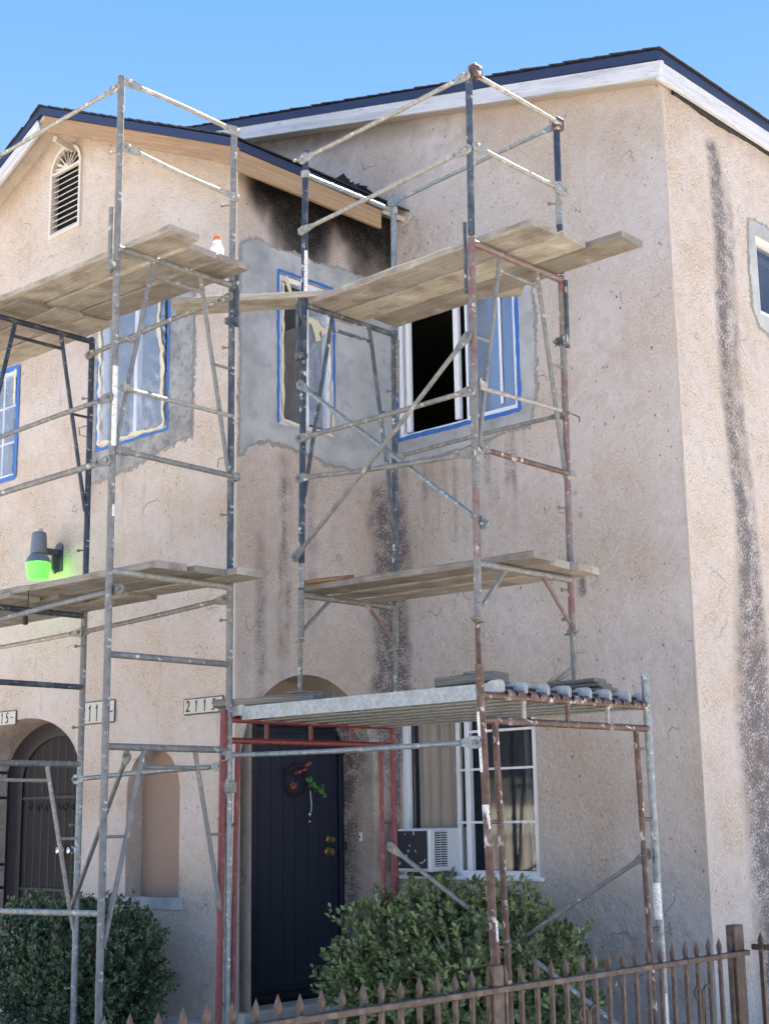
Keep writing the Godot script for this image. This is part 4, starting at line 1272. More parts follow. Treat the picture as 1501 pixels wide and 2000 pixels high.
func build_right_tower() -> void:
	var T := thing("scaffold_tower", "upper pipe scaffold on screw jacks standing on the metal deck", "scaffold", Vector3(-5.93, 2.2, -6.77))
	var xd := -5.17
	var xf := -6.70
	var zd := -6.278
	var ze := -7.175
	var zf := -6.352
	var zg := -7.245
	var ln := 0.018
	var zz := func(b: float, y: float) -> float: return b - ln * (y - 2.3)
	# short base frames
	for e in [[xd, zd, ze, M.gray_tube, M.reddish_tube, 2.60], [xf, zf, zg, M.gray_tube, M.gray_tube, 2.635]]:
		var fr := mason_frame(T, e[0], e[1], e[2], e[5], 2.925, ln, e[3], e[4], M.gray_tube, M.gray_tube, 0.0)
		for s in [0, 1]:
			var z: float = e[1 + s]
			var dz := -0.27 if s == 0 else 0.27
			pipe(T, "knee_brace", Vector3(e[0], 2.905, z + dz), Vector3(e[0], e[5] + 0.05, z + dz * 0.08), 0.013, M.gray_tube if s == 0 else M.reddish_tube)
			# screw jack: threaded spindle, winged nut, base plate
			var st := mb()
			tube(st, Vector3(e[0], 2.292, z), Vector3(e[0], e[5] + 0.02, z), 0.0135, 10)
			for k in 16: tube(st, Vector3(e[0], 2.34 + k * 0.016, z), Vector3(e[0], 2.347 + k * 0.016, z), 0.0165, 10)
			var j := put(st, "screw_jack", M.brown_tube if e[0] == xd and s == 0 else M.gray_tube, T)
			st = mb()
			tube(st, Vector3(e[0], e[5] - 0.022, z), Vector3(e[0], e[5] + 0.004, z), 0.03, 12)
			box(st, Vector3(e[0], e[5] - 0.012, z), Vector3(0.045, 0.013, 0.20), 0.004, Basis(Vector3.UP, 0.5 + s * 0.4 + (0.35 if e[0] == xf else 0.0)))
			put(st, "jack_nut", M.pale_tube if e[0] == xf and s == 0 else M.gray_tube, j)
			st = mb()
			box(st, Vector3(e[0], 2.289, z), Vector3(0.13, 0.012, 0.13), 0.002)
			put(st, "base_plate", M.gray_tube, j)
	var de := mason_frame(T, xd, zd, ze, 2.945, 4.88, ln, M.reddish_tube, M.reddish_tube, M.reddish_tube, M.gray_tube, 0.32)
	var fg := mason_frame(T, xf, zf, zg, 2.945, 4.905, ln, M.navy_tube, M.worn_navy_tube, M.worn_navy_tube, M.worn_navy_tube, 0.32)
	splash_on(de[1], Vector3(xd, 4.25, zz.call(ze, 4.25)), Vector3(xd, 4.78, zz.call(ze, 4.78)), R_POST + 0.0006, M.gray_tube)
	splash_on(de[0], Vector3(xd, 3.35, zz.call(zd, 3.35)), Vector3(xd, 4.05, zz.call(zd, 4.05)), R_POST + 0.0006, M.gray_tube)
	splash_on(fg[0], Vector3(xf, 2.96, zz.call(zf, 2.96)), Vector3(xf, 3.12, zz.call(zf, 3.12)), R_POST + 0.0006, M.pale_tube)
	# guard posts
	var posts := []
	for e in [[xd, zd, M.worn_navy_tube, 5.98], [xd, ze, M.navy_tube, 5.96], [xf, zf, M.navy_tube, 6.02], [xf, zg, M.steel_tube, 5.95]]:
		posts.append(pipe(T, "guard_post", Vector3(e[0], 4.92, zz.call(e[1], 4.92)), Vector3(e[0], e[3], zz.call(e[1], e[3])), R_POST, e[2]))
	sleeve(posts[0], Vector3(xd - 0.035, 4.55, zz.call(zd, 4.7) + 0.02), Vector3(xd - 0.035, 5.0, zz.call(zd, 5) + 0.02), M.worn_navy_tube, 0.011)
	sleeve(posts[1], Vector3(xd + 0.035, 4.4, zz.call(ze, 4.5)), Vector3(xd + 0.035, 4.86, zz.call(ze, 4.9)), M.worn_navy_tube, 0.012)
	sleeve(posts[2], Vector3(xf - 0.03, 4.5, zz.call(zf, 4.5) + 0.03), Vector3(xf - 0.03, 4.98, zz.call(zf, 4.9) + 0.03), M.worn_navy_tube, 0.013)
	sleeve(posts[3], Vector3(xf + 0.03, 4.45, zz.call(zg, 4.5)), Vector3(xf + 0.03, 4.85, zz.call(zg, 4.9)), M.gray_tube, 0.013)
	clamp_box(posts[1], Vector3(xd - 0.01, 4.46, zz.call(ze, 4.5)), M.worn_navy_tube, Vector3(0.075, 0.05, 0.06))
	clamp_box(posts[2], Vector3(xf - 0.01, 4.53, zz.call(zf, 4.5) + 0.015), M.worn_navy_tube, Vector3(0.075, 0.04, 0.07))
	var st := mb()
	box(st, Vector3(xd + 0.02, 6.0, zz.call(zd, 6) - 0.04), Vector3(0.055, 0.085, 0.085), 0.008)
	box(st, Vector3(xd + 0.01, 5.96, zz.call(ze, 6) - 0.0), Vector3(0.06, 0.085, 0.075), 0.008)
	put(st, "corner_cap", M.brown_tube, T)
	for i in 4: sleeve(posts[i], posts[i].position + T.position, posts[i].position + T.position + Vector3(0, 0.001, 0), M.gray_tube, 0.001) if false else null
	splash_on(posts[2], Vector3(xf, 4.98, zz.call(zf, 4.98)), Vector3(xf, 5.28, zz.call(zf, 5.28)), R_POST + 0.0008, M.white_paint, 0.2, 2.4)
	splash_on(posts[1], Vector3(xd, 5.25, zz.call(ze, 5.25)), Vector3(xd, 5.55, zz.call(ze, 5.55)), R_POST + 0.0008, M.pale_tube)
	pin(posts[2], Vector3(xf, 5.95, zz.call(zf, 5.95)), Vector3(-0.75, 0, 0.66), M.pale_tube, 0.075)
	pin(posts[1], Vector3(xd, 5.40, zz.call(ze, 5.4)), Vector3(-0.7, 0, 0.7), M.gray_tube, 0.065)
	pin(posts[3], Vector3(xf, 5.12, zz.call(zg, 5.1)), Vector3(0.7, 0.1, 0.7), M.gray_tube, 0.075)
	# guard rails
	var F := func(y: float) -> Vector3: return Vector3(xf, y, zz.call(zf, y))
	var D := func(y: float) -> Vector3: return Vector3(xd, y, zz.call(zd, y))
	var E := func(y: float) -> Vector3: return Vector3(xd, y, zz.call(ze, y))
	var G := func(y: float) -> Vector3: return Vector3(xf, y, zz.call(zg, y))
	var front := Vector3(0, 0, 0.028)
	brace(T, "guard_rail", F.call(5.945) + front, D.call(5.955) + front, M.pale_tube)
	brace(T, "guard_rail", F.call(5.42) + front, D.call(5.465) + front, M.pale_tube)
	brace(T, "guard_rail", G.call(5.905) + front, E.call(5.965) + front * -0.5, M.steel_tube)
	brace(T, "guard_rail", D.call(5.97) + Vector3(0.03, 0, -0.05), E.call(5.955) + Vector3(0.03, 0, 0), M.pale_tube, Vector3(1, 0, 0), R_BRACE, 0)
	brace(T, "guard_rail", D.call(5.49) + Vector3(0.03, 0, -0.02), E.call(5.485) + Vector3(0.03, 0, -0.02), M.pale_tube, Vector3(1, 0, 0))
	var gr := pipe(T, "guard_rail", F.call(5.84), G.call(5.85), 0.017, M.steel_tube)
	sleeve(gr, F.call(5.815), F.call(5.865), M.pale_tube, 0.031)
	sleeve(gr, G.call(5.825), G.call(5.875), M.pale_tube, 0.029)
	# horizontal and crossed braces on the street side
	brace(T, "side_rail", F.call(3.955) + front, D.call(3.935) + front, M.gray_tube, Vector3(0, 0, 1), 0.016)
	brace(T, "side_rail", F.call(3.685) + front, D.call(3.555) + front, M.gray_tube, Vector3(0, 0, 1), 0.016)
	brace(T, "side_rail", G.call(3.985), E.call(3.975), M.gray_tube)
	brace(T, "cross_brace", F.call(4.325) + front, D.call(3.14) + front + Vector3(0.04, 0, -0.05), M.steel_tube)
	brace(T, "cross_brace", F.call(3.155) + front * 2.0, D.call(4.26) + front * 2.0, M.gray_tube)
	# ledgers between the posts
	var lg := pipe(T, "ledger", D.call(3.965) + Vector3(0.01, 0, -0.04), E.call(3.985) + Vector3(0.01, 0, 0.06), 0.0135, M.pale_tube)
	clamp_box(lg, D.call(3.985) + Vector3(0.01, 0, -0.06), M.pale_tube, Vector3(0.05, 0.045, 0.07))
	lg = pipe(T, "ledger", D.call(3.585) + Vector3(0.033, 0, 0), E.call(3.575) + Vector3(0.033, 0, -0.02), 0.0165, M.brown_tube)
	clamp_box(lg, D.call(3.585) + Vector3(0.033, 0, -0.04), M.gray_tube, Vector3(0.05, 0.045, 0.075))
	clamp_box(lg, E.call(3.575) + Vector3(0.02, 0, 0.01), M.gray_tube, Vector3(0.065, 0.05, 0.06))
	st = mb()
	rod(st, [E.call(3.97), E.call(3.965) + Vector3(0.05, 0, 0.02), E.call(3.94) + Vector3(0.09, 0, -0.02), E.call(3.93) + Vector3(0.07, -0.01, -0.05)], 0.004, 6)
	rod(st, [E.call(3.96) + Vector3(0.024, 0, 0), E.call(3.96) + Vector3(0, 0, 0.026), E.call(3.96) + Vector3(-0.03, -0.02, 0.03)], 0.005, 6)
	put(st, "tie_wire", M.brown_tube, T)

func walk_frame(T: Node, x: float, za: float, zb: float, za1: float, zb1: float, ztop: Array, m: Material, mfar: Material, mbar: Material) -> void:
	# walk-through frame: za/zb are the posts at the ground, za1/zb1 at the top
	var pa := pipe(T, "post", Vector3(x, 0.0, za), Vector3(x, ztop[0], za1), R_POST, m)
	var pb := pipe(T, "post", Vector3(x, 0.0, zb), Vector3(x, ztop[1], zb1), R_POST, mfar)
	pipe(T, "top_bar", Vector3(x, 2.105, za1), Vector3(x, 2.11, zb1), 0.0195, mbar)
	pipe(T, "lower_bar", Vector3(x, 1.978, za1), Vector3(x, 1.985, zb1), 0.0195, mbar)
	for k in 3:
		var z := lerpf(za1, zb1, [0.235, 0.49, 0.74][k])
		pipe(T, "spacer", Vector3(x, 1.985, z), Vector3(x, 2.10, z), 0.013, M.pale_tube if x > -5 and k != 1 else mbar)
	for s in [0, 1]:
		var d := -0.115 if s == 0 else 0.12
		var top := Vector3(x, 1.975, (za1 if s == 0 else zb1) + d)
		var foot := Vector3(x, 0.02, (za if s == 0 else zb) + d * 0.85)
		pipe(T, "inner_post", top, foot, 0.0165, mbar)
		for y in [1.475, 0.87, 0.30]:
			var t: float = (1.975 - y) / 1.955
			pipe(T, "rung", top.lerp(foot, t), Vector3(x, y, lerpf(za1 if s == 0 else zb1, za if s == 0 else zb, t)), 0.0105, mbar)
	pin(pa, Vector3(x, 1.87, lerpf(za1, za, 0.12)), Vector3(0.7, 0, 0.7), m, 0.05)
	pin(pb, Vector3(x, 1.87, zb1), Vector3(-0.6, 0, 0.8), M.gray_tube, 0.05)
	if x > -5:
		splash_on(pa, Vector3(x, 1.72, -5.708), Vector3(x, 2.02, -5.694), R_POST + 0.0012, M.white_paint, PI * 0.9, PI * 1.6)
		splash_on(pa, Vector3(x, 1.44, -5.722), Vector3(x, 1.56, -5.716), R_POST + 0.0012, M.white_paint, PI * 0.6, PI * 1.5)
		splash_on(pa, Vector3(x, 0.90, -5.745), Vector3(x, 1.0, -5.741), R_POST + 0.0012, M.white_paint, 0.0, PI)
		splash_on(pa, Vector3(x, 0.70, -5.752), Vector3(x, 0.90, -5.745), R_POST + 0.0011, M.red_tube, 0.0, PI)
		splash_on(pb, Vector3(x, 0.92, zb1 - 0.01), Vector3(x, 1.12, zb1 - 0.006), R_POST + 0.0012, M.white_paint)
		splash_on(pb, Vector3(x, 0.25, zb1 - 0.02), Vector3(x, 0.52, zb1 - 0.02), R_POST + 0.0012, M.white_paint)

func build_low_scaffold() -> void:
	var T := thing("walk_through_scaffold", "lower scaffold with one red and one brown end frame under the deck", "scaffold", Vector3(-5.73, 0, -6.5))
	walk_frame(T, -4.684, -5.775, -7.235, -5.688, -7.2, [2.26, 2.30], M.brown_tube, M.steel_tube, M.brown_tube)
	walk_frame(T, -6.786, -5.765, -7.305, -5.793, -7.29, [2.16, 2.2], M.red_tube, M.red_tube, M.red_tube)
	brace(T, "side_rail", Vector3(-6.76, 1.885, -5.77), Vector3(-4.70, 1.868, -5.67), M.steel_tube)
	brace(T, "cross_brace", Vector3(-4.70, 1.28, -7.16), Vector3(-6.77, 0.16, -7.27), M.gray_tube)
	brace(T, "cross_brace", Vector3(-6.77, 1.315, -7.24), Vector3(-4.70, 0.17, -7.20), M.pale_tube)

func build_deck() -> void:
	# seven galvanised planks hooked over the two frames
	for k in 7:
		var z := -5.955 - k * 0.192
		var names := ["nearest the street", "second from the street", "third from the street", "in the middle of the seven", "third from the house wall", "second from the house wall", "nearest the house wall"]
		var P := thing("deck_plank", "galvanised metal scaffold plank, %s on the deck" % names[k], "deck plank", Vector3(-5.735, 2.06, z), "galvanised planks of the low deck")
		var x0 := -6.70
		var x1 := -4.75
		var st := mb()
		box2(st, Vector3(x0, 2.168, z - 0.084), Vector3(x1, 2.174, z + 0.084), 0.001)
		for r in 9: tube(st, Vector3(x0 + 0.02, 2.1745, z - 0.072 + r * 0.018), Vector3(x1 - 0.02, 2.1745, z - 0.072 + r * 0.018), 0.0035, 5)
		put(st, "deck_sheet", M.galvanised, P)
		for s in [-1.0, 1.0]:
			st = mb()
			var poly := PackedVector2Array([Vector2(s * 0.092, 2.098), Vector2(s * 0.092, 2.18), Vector2(s * 0.085, 2.18), Vector2(s * 0.085, 2.105), Vector2(s * 0.06, 2.105), Vector2(s * 0.06, 2.098)])
			prism(st, poly, Vector3(x0, 0, z), Vector3(0, 0, -1), Vector3.UP, 0.0, x1 - x0)
			put(st, "side_rail", M.galvanised, P)
			# rounded ears that reach over the bar
			for e in [x0, x1]:
				var d := -1.0 if e == x0 else 1.0
				st = mb()
				var ear := PackedVector2Array([Vector2(d * -0.03, 2.181), Vector2(d * -0.03, 2.127), Vector2(d * 0.078, 2.127), Vector2(d * 0.084, 2.134), Vector2(d * 0.084, 2.172), Vector2(d * 0.076, 2.186), Vector2(d * 0.062, 2.193), Vector2(d * 0.0, 2.193)])
				prism(st, ear, Vector3(e, 0, z + s * 0.0885), Vector3.RIGHT, Vector3.UP, -0.003, 0.003)
				put(st, "end_lug", M.pale_metal, P)
		st = mb()
		for s in [-0.04, 0.04]: box2(st, Vector3(x0, 2.125, z + s - 0.004), Vector3(x1, 2.167, z + s + 0.004))
		put(st, "stiffener", M.galvanised, P)
		for e in [x0, x1]:
			var d := -1.0 if e == x0 else 1.0
			st = mb()
			box(st, Vector3(e + d * 0.004, 2.136, z), Vector3(0.006, 0.062, 0.168), 0.002)
			put(st, "end_plate", M.end_plate, P)
			st = mb()
			box(st, Vector3(e + d * 0.009, 2.146, z + 0.03), Vector3(0.003, 0.03, 0.014), 0.001)
			put(st, "rivet_plate", M.pale_tube, P)
			for s in [-0.045, 0.04]:
				st = mb()
				for i in 6:
					var t0 := PI * i / 6.0
					var t1 := PI * (i + 1) / 6.0
					var a := Vector3(e + d * (0.066 - 0.030 * cos(t0)), 2.109 + 0.030 * sin(t0), z + s)
					var b := Vector3(e + d * (0.066 - 0.030 * cos(t1)), 2.109 + 0.030 * sin(t1), z + s)
					box(st, (a + b) / 2, Vector3(a.distance_to(b) + 0.004, 0.009, 0.06), 0.002, Basis(Vector3(0, 0, 1), atan2(b.y - a.y, b.x - a.x)))
				put(st, "hook", M.brown_tube, P)

# sawn plank: bottom centre line from a to b
func plank(n: String, a: Vector3, b: Vector3, width: float, thick: float, m: Material, label: String, category: String, group := "", sd := 1, tilt := 0.0) -> MeshInstance3D:
	rng.seed = sd * 71 + 5
	var x := (b - a).normalized()
	var z := x.cross(Vector3.UP).normalized()
	var y := z.cross(x)
	var L := a.distance_to(b)
	var st := mb()
	st.set_smooth_group(-1)
	var segs := maxi(2, int(L / 0.14))
	var ringp := []
	var c := 0.006
	for i in segs + 1:
		var s := L * i / segs
		var w := width / 2 + rng.randf_range(-0.004, 0.003)
		var w2 := width / 2 + rng.randf_range(-0.004, 0.003)
		var t := thick + rng.randf_range(-0.003, 0.003)
		var e0 := 0.0
		if i == 0 or i == segs: e0 = rng.randf_range(-0.008, 0.008)
		var tw := 0.006 * sin(s * 1.3 + sd)
		var r := []
		for p in [[-w2 + c, 0.0], [w - c, 0.0], [w, c], [w, t - c], [w - c, t], [-w2 + c, t], [-w2, t - c], [-w2, c]]:
			r.append(Vector3(s + e0 * (1 if p[0] > 0 else -1), p[1] + tw * p[0] / width, p[0]))
		ringp.append(r)
	for i in segs:
		for k in 8:
			var p0: Vector3 = ringp[i][k]
			var p1: Vector3 = ringp[i][(k + 1) % 8]
			var mid := Vector3(0, thick / 2, 0)
			var o := (p0 + p1) / 2 - mid
			o.x = 0
			quad(st, p0, p1, ringp[i + 1][(k + 1) % 8], ringp[i + 1][k], o)
	for e in [0, segs]:
		for k in range(1, 7): tri(st, ringp[e][0], ringp[e][k], ringp[e][k + 1], Vector3(-1 if e == 0 else 1, 0, 0))
	var mi := MeshInstance3D.new()
	mi.name = numbered(n)
	mi.mesh = st.commit()
	mi.material_override = m
	mi.transform = Transform3D(Basis(x, y, z) * Basis(Vector3.RIGHT, tilt), a)
	add_child(mi)
	tag(mi, label, category, group)
	return mi

func build_planks() -> void:
	var P: Array = M.planks
	# top of the left tower
	var g := "planks on the top platform of the left scaffold"
	plank("plank", Vector3(-9.95, 4.985, -5.10), Vector3(-6.40, 4.925, -5.125), 0.234, 0.042, P[1], "weathered plank nearest the street on the left scaffold's top platform", "plank", g, 1)
	plank("plank", Vector3(-9.9, 4.985, -5.36), Vector3(-6.54, 4.925, -5.385), 0.234, 0.042, P[0], "middle weathered plank on the left scaffold's top platform", "plank", g, 2)
	plank("plank", Vector3(-9.9, 4.985, -5.62), Vector3(-6.55, 4.925, -5.65), 0.245, 0.042, P[2], "weathered plank nearest the wall on the left scaffold's top platform", "plank", g, 3)
	for k in 3:
		plank("plank", Vector3(-10.2, 4.93, -5.15 - k * 0.26), Vector3([-8.03, -8.0, -8.02][k], 4.925, -5.16 - k * 0.26), 0.236, 0.042, P[(k + 2) % 3], "lower plank whose end shows under the left top platform, %s" % ["near the street", "in the middle", "near the wall"][k], "plank", "lower planks lapped under the left top platform", 11 + k)
	# long plank bridging the two scaffolds
	plank("plank", Vector3(-7.46, 4.93, -5.905), Vector3(-5.60, 4.957, -7.38), 0.236, 0.042, P[1], "long single plank bridging diagonally between the two scaffolds", "plank", "", 21)
	# top of the right tower
	g = "planks on the top platform of the right scaffold"
	plank("plank", Vector3(-6.78, 4.906, -6.55), Vector3(-4.80, 4.905, -6.56), 0.238, 0.045, P[0], "weathered plank nearest the street on the right scaffold's top platform", "plank", g, 31)
	plank("plank", Vector3(-6.80, 4.906, -6.83), Vector3(-4.785, 4.905, -6.84), 0.238, 0.045, P[1], "middle weathered plank on the right scaffold's top platform", "plank", g, 32)
	plank("plank", Vector3(-6.60, 4.906, -7.09), Vector3(-4.535, 4.905, -7.085), 0.235, 0.045, P[2], "plank jutting farthest right on the right scaffold's top platform", "plank", g, 33)
	# middle platform of the right tower
	g = "planks on the middle platform of the right scaffold"
	plank("plank", Vector3(-6.80, 2.955, -6.55), Vector3(-4.95, 2.945, -6.63), 0.234, 0.042, P[2], "plank nearest the street on the right scaffold's middle platform", "plank", g, 41)
	plank("plank", Vector3(-6.78, 2.955, -6.83), Vector3(-5.04, 2.945, -6.90), 0.234, 0.042, P[0], "middle plank on the right scaffold's middle platform", "plank", g, 42)
	plank("plank", Vector3(-6.78, 2.955, -7.10), Vector3(-5.03, 2.945, -7.18), 0.24, 0.042, P[1], "splintered plank nearest the wall on the right scaffold's middle platform", "plank", g, 43)
	plank("scrap_board", Vector3(-6.72, 3.0, -6.44), Vector3(-6.42, 3.005, -6.52), 0.12, 0.02, M.brown_board, "short brown scrap board lying on the right middle platform", "board", "", 44, 0.25)
	# middle platform of the left tower
	g = "planks on the middle platform of the left scaffold"
	plank("plank", Vector3(-9.95, 2.985, -5.25), Vector3(-6.63, 2.947, -5.245), 0.236, 0.042, P[0], "plank nearest the street on the left scaffold's middle platform", "plank", g, 51)
	plank("plank", Vector3(-9.9, 2.985, -5.52), Vector3(-6.60, 2.947, -5.52), 0.236, 0.042, P[2], "middle plank on the left scaffold's middle platform", "plank", g, 52)
	plank("plank", Vector3(-9.9, 2.985, -5.77), Vector3(-6.50, 2.947, -5.76), 0.22, 0.042, P[1], "plank nearest the wall on the left scaffold's middle platform", "plank", g, 53)
	for k in 3:
		plank("plank", Vector3(-10.2, 2.932, -5.22 - k * 0.26), Vector3([-8.12, -7.95, -7.55][k], 2.935, -5.23 - k * 0.26), 0.236, 0.042, P[(k + 1) % 3], "lower plank whose end shows under the left middle platform, %s" % ["near the street", "in the middle", "near the wall"][k], "plank", "lower planks lapped under the left middle platform", 61 + k)

func build_deck_litter() -> void:
	# boards under the jacks and scraps on the metal deck
	plank("board", Vector3(-6.98, 2.184, -6.24), Vector3(-6.40, 2.184, -6.34), 0.19, 0.04, M.grey_board, "grey board under the foot of the navy scaffold post", "board", "boards under the screw jacks", 71)
	plank("board", Vector3(-6.92, 2.226, -6.30), Vector3(-6.48, 2.228, -6.38), 0.13, 0.054, M.grey_board, "upper grey board right under the navy post's base plate", "board", "boards under the screw jacks", 72)
	plank("board", Vector3(-6.9, 2.184, -7.2), Vector3(-6.45, 2.184, -7.25), 0.22, 0.098, M.brown_board, "brown block under the jack in the inner corner", "board", "boards under the screw jacks", 73)
	plank("board", Vector3(-6.05, 2.184, -6.56), Vector3(-5.05, 2.184, -6.50), 0.14, 0.05, M.brown_board, "long brown board lying on the metal deck", "board", "", 74)
	plank("board", Vector3(-5.42, 2.184, -6.36), Vector3(-4.96, 2.184, -6.28), 0.17, 0.04, M.grey_board, "grey board under the jack at the deck's open end", "board", "boards under the screw jacks", 75)
	plank("board", Vector3(-5.48, 2.226, -6.32), Vector3(-4.99, 2.226, -6.25), 0.125, 0.054, M.grey_board, "topmost grey board under the jack at the deck's open end", "board", "boards under the screw jacks", 76)
	for k in 4:
		plank("board", Vector3(-5.38 + 0.03 * k, 2.184 + k * 0.026, -7.12 - 0.015 * k), Vector3(-4.86 - 0.02 * k, 2.184 + k * 0.026, -7.15 + 0.02 * k), 0.17 - 0.02 * k, 0.023, M.grey_board, "splintered grey board in the pile near the deck's far corner, %s" % ["lowest", "second from below", "third from below", "topmost"][k], "board", "splintered boards piled at the deck's far corner", 80 + k)
	plank("board", Vector3(-6.92, 2.184, -5.84), Vector3(-6.25, 2.186, -6.06), 0.09, 0.045, M.grey_board, "weathered grey board jutting out past the left end of the deck", "board", "", 90)
	# whisk of dry straw
	var st := mb()
	rng.seed = 9
	for i in 26:
		var a := Vector3(-5.02 + rng.randf() * 0.08, 2.184, -6.55 - rng.randf() * 0.06)
		var b := a + Vector3(0.10 + rng.randf() * 0.12, 0.06 + rng.randf() * 0.09, -0.05 - rng.randf() * 0.05)
		tube(st, a, b, 0.0016, 5, 0.001)
	tag(put(st, "brush", M.grey_board, self), "frayed grey brush bristles sticking up from the metal deck", "brush")
	# plastic jug on the top left platform
	var J := thing("jug", "white plastic jug with an orange cap on the left top platform", "jug", Vector3(-6.66, 4.972, -5.60))
	st = mb()
	lathe(st, [[0.0, 0.0], [0.04, 0.0], [0.044, 0.02], [0.042, 0.085], [0.025, 0.115], [0.028, 0.128], [0.018, 0.138], [0.017, 0.142], [0.0, 0.142]], J.position, Vector3.UP, 18)
	put(st, "bottle", M.jug_white, J)
	st = mb()
	lathe(st, [[0.0, 0.165], [0.022, 0.163], [0.024, 0.143], [0.0, 0.143]], J.position, Vector3.UP, 14)
	put(st, "cap", M.orange, J)
	# wire with a clip hanging under the middle platform
	st = mb()
	rod(st, [Vector3(-7.79, 2.94, -5.04), Vector3(-7.775, 2.85, -5.03), Vector3(-7.785, 2.77, -5.02)], 0.004, 6)
	box(st, Vector3(-7.783, 2.745, -5.02), Vector3(0.028, 0.055, 0.028), 0.005)
	tag(put(st, "hanging_clip", M.iron, self), "small black clip dangling on a wire under the left middle platform", "clip")

# ------------------------------------------------------------------ fittings on the house
func stroke(st: SurfaceTool, kind: String, c: float, org: Vector2, s: float, pts: Array, o: float, w := 0.010) -> void:
	for i in range(0, pts.size() - 2, 2):
		var a := org + Vector2(pts[i] * s * 0.75, pts[i + 1] * s)
		var b := org + Vector2(pts[i + 2] * s * 0.75, pts[i + 3] * s)
		var d := (b - a).normalized()
		var n := d.orthogonal() * w / 2
		a -= d * w * 0.3
		b += d * w * 0.3
		prism(st, PackedVector2Array([a - n, b - n, b + n, a + n]), W(kind, c, 0, 0), right_of(kind), Vector3.UP, o, o + 0.0015 + i * 0.0002)

func number_plate(u0: float, u1: float, v0: float, v1: float, text: String, tilt: float, label: String, start: float, pitch: float) -> void:
	var T := thing("house_number_plate", label, "house number", Vector3((u0 + u1) / 2, v0, Z0))
	var st := mb()
	prism(st, ragged(V([u0, v0, u1, v0 + tilt, u1, v1 + tilt, u0, v1]), 0.003, 0.05, 3), Vector3(0, 0, Z0), Vector3.RIGHT, Vector3.UP, 0.0, 0.014)
	put(st, "plate", M.plate, T)
	st = mb()
	for e in [[u0, v0 - 0.006, u1, v0 + tilt - 0.006], [u0, v1 + 0.004, u1, v1 + tilt + 0.004]]:
		tube(st, Vector3(e[0], e[1], Z0 + 0.009), Vector3(e[2], e[3], Z0 + 0.009), 0.006, 6)
	for u in [u0 - 0.005, u1 + 0.005]:
		var dv: float = tilt if u > u0 else 0.0
		tube(st, Vector3(u, v0 + dv, Z0 + 0.009), Vector3(u, v1 + dv, Z0 + 0.009), 0.006, 6)
	put(st, "rim", M.dark_metal, T)
	var glyph := {
		"2": [0.0, 0.78, 0.15, 0.98, 0.42, 0.98, 0.55, 0.78, 0.35, 0.45, 0.0, 0.02, 0.62, 0.08],
		"1": [0.12, 0.80, 0.32, 1.02, 0.24, 0.0],
		"5": [0.62, 1.0, 0.22, 0.95, 0.12, 0.55, 0.42, 0.62, 0.58, 0.38, 0.45, 0.08, 0.05, 0.02],
		"-": [0.1, 0.5, 0.5, 0.52],
	}
	for i in text.length():
		var u := start + i * pitch
		st = mb()
		stroke(st, "z", Z0, Vector2(u, v0 + 0.015 + tilt * (u - u0) / (u1 - u0)), (v1 - v0) * 0.76, glyph[text[i]], 0.0142)
		put(st, "numeral", M.black, T)

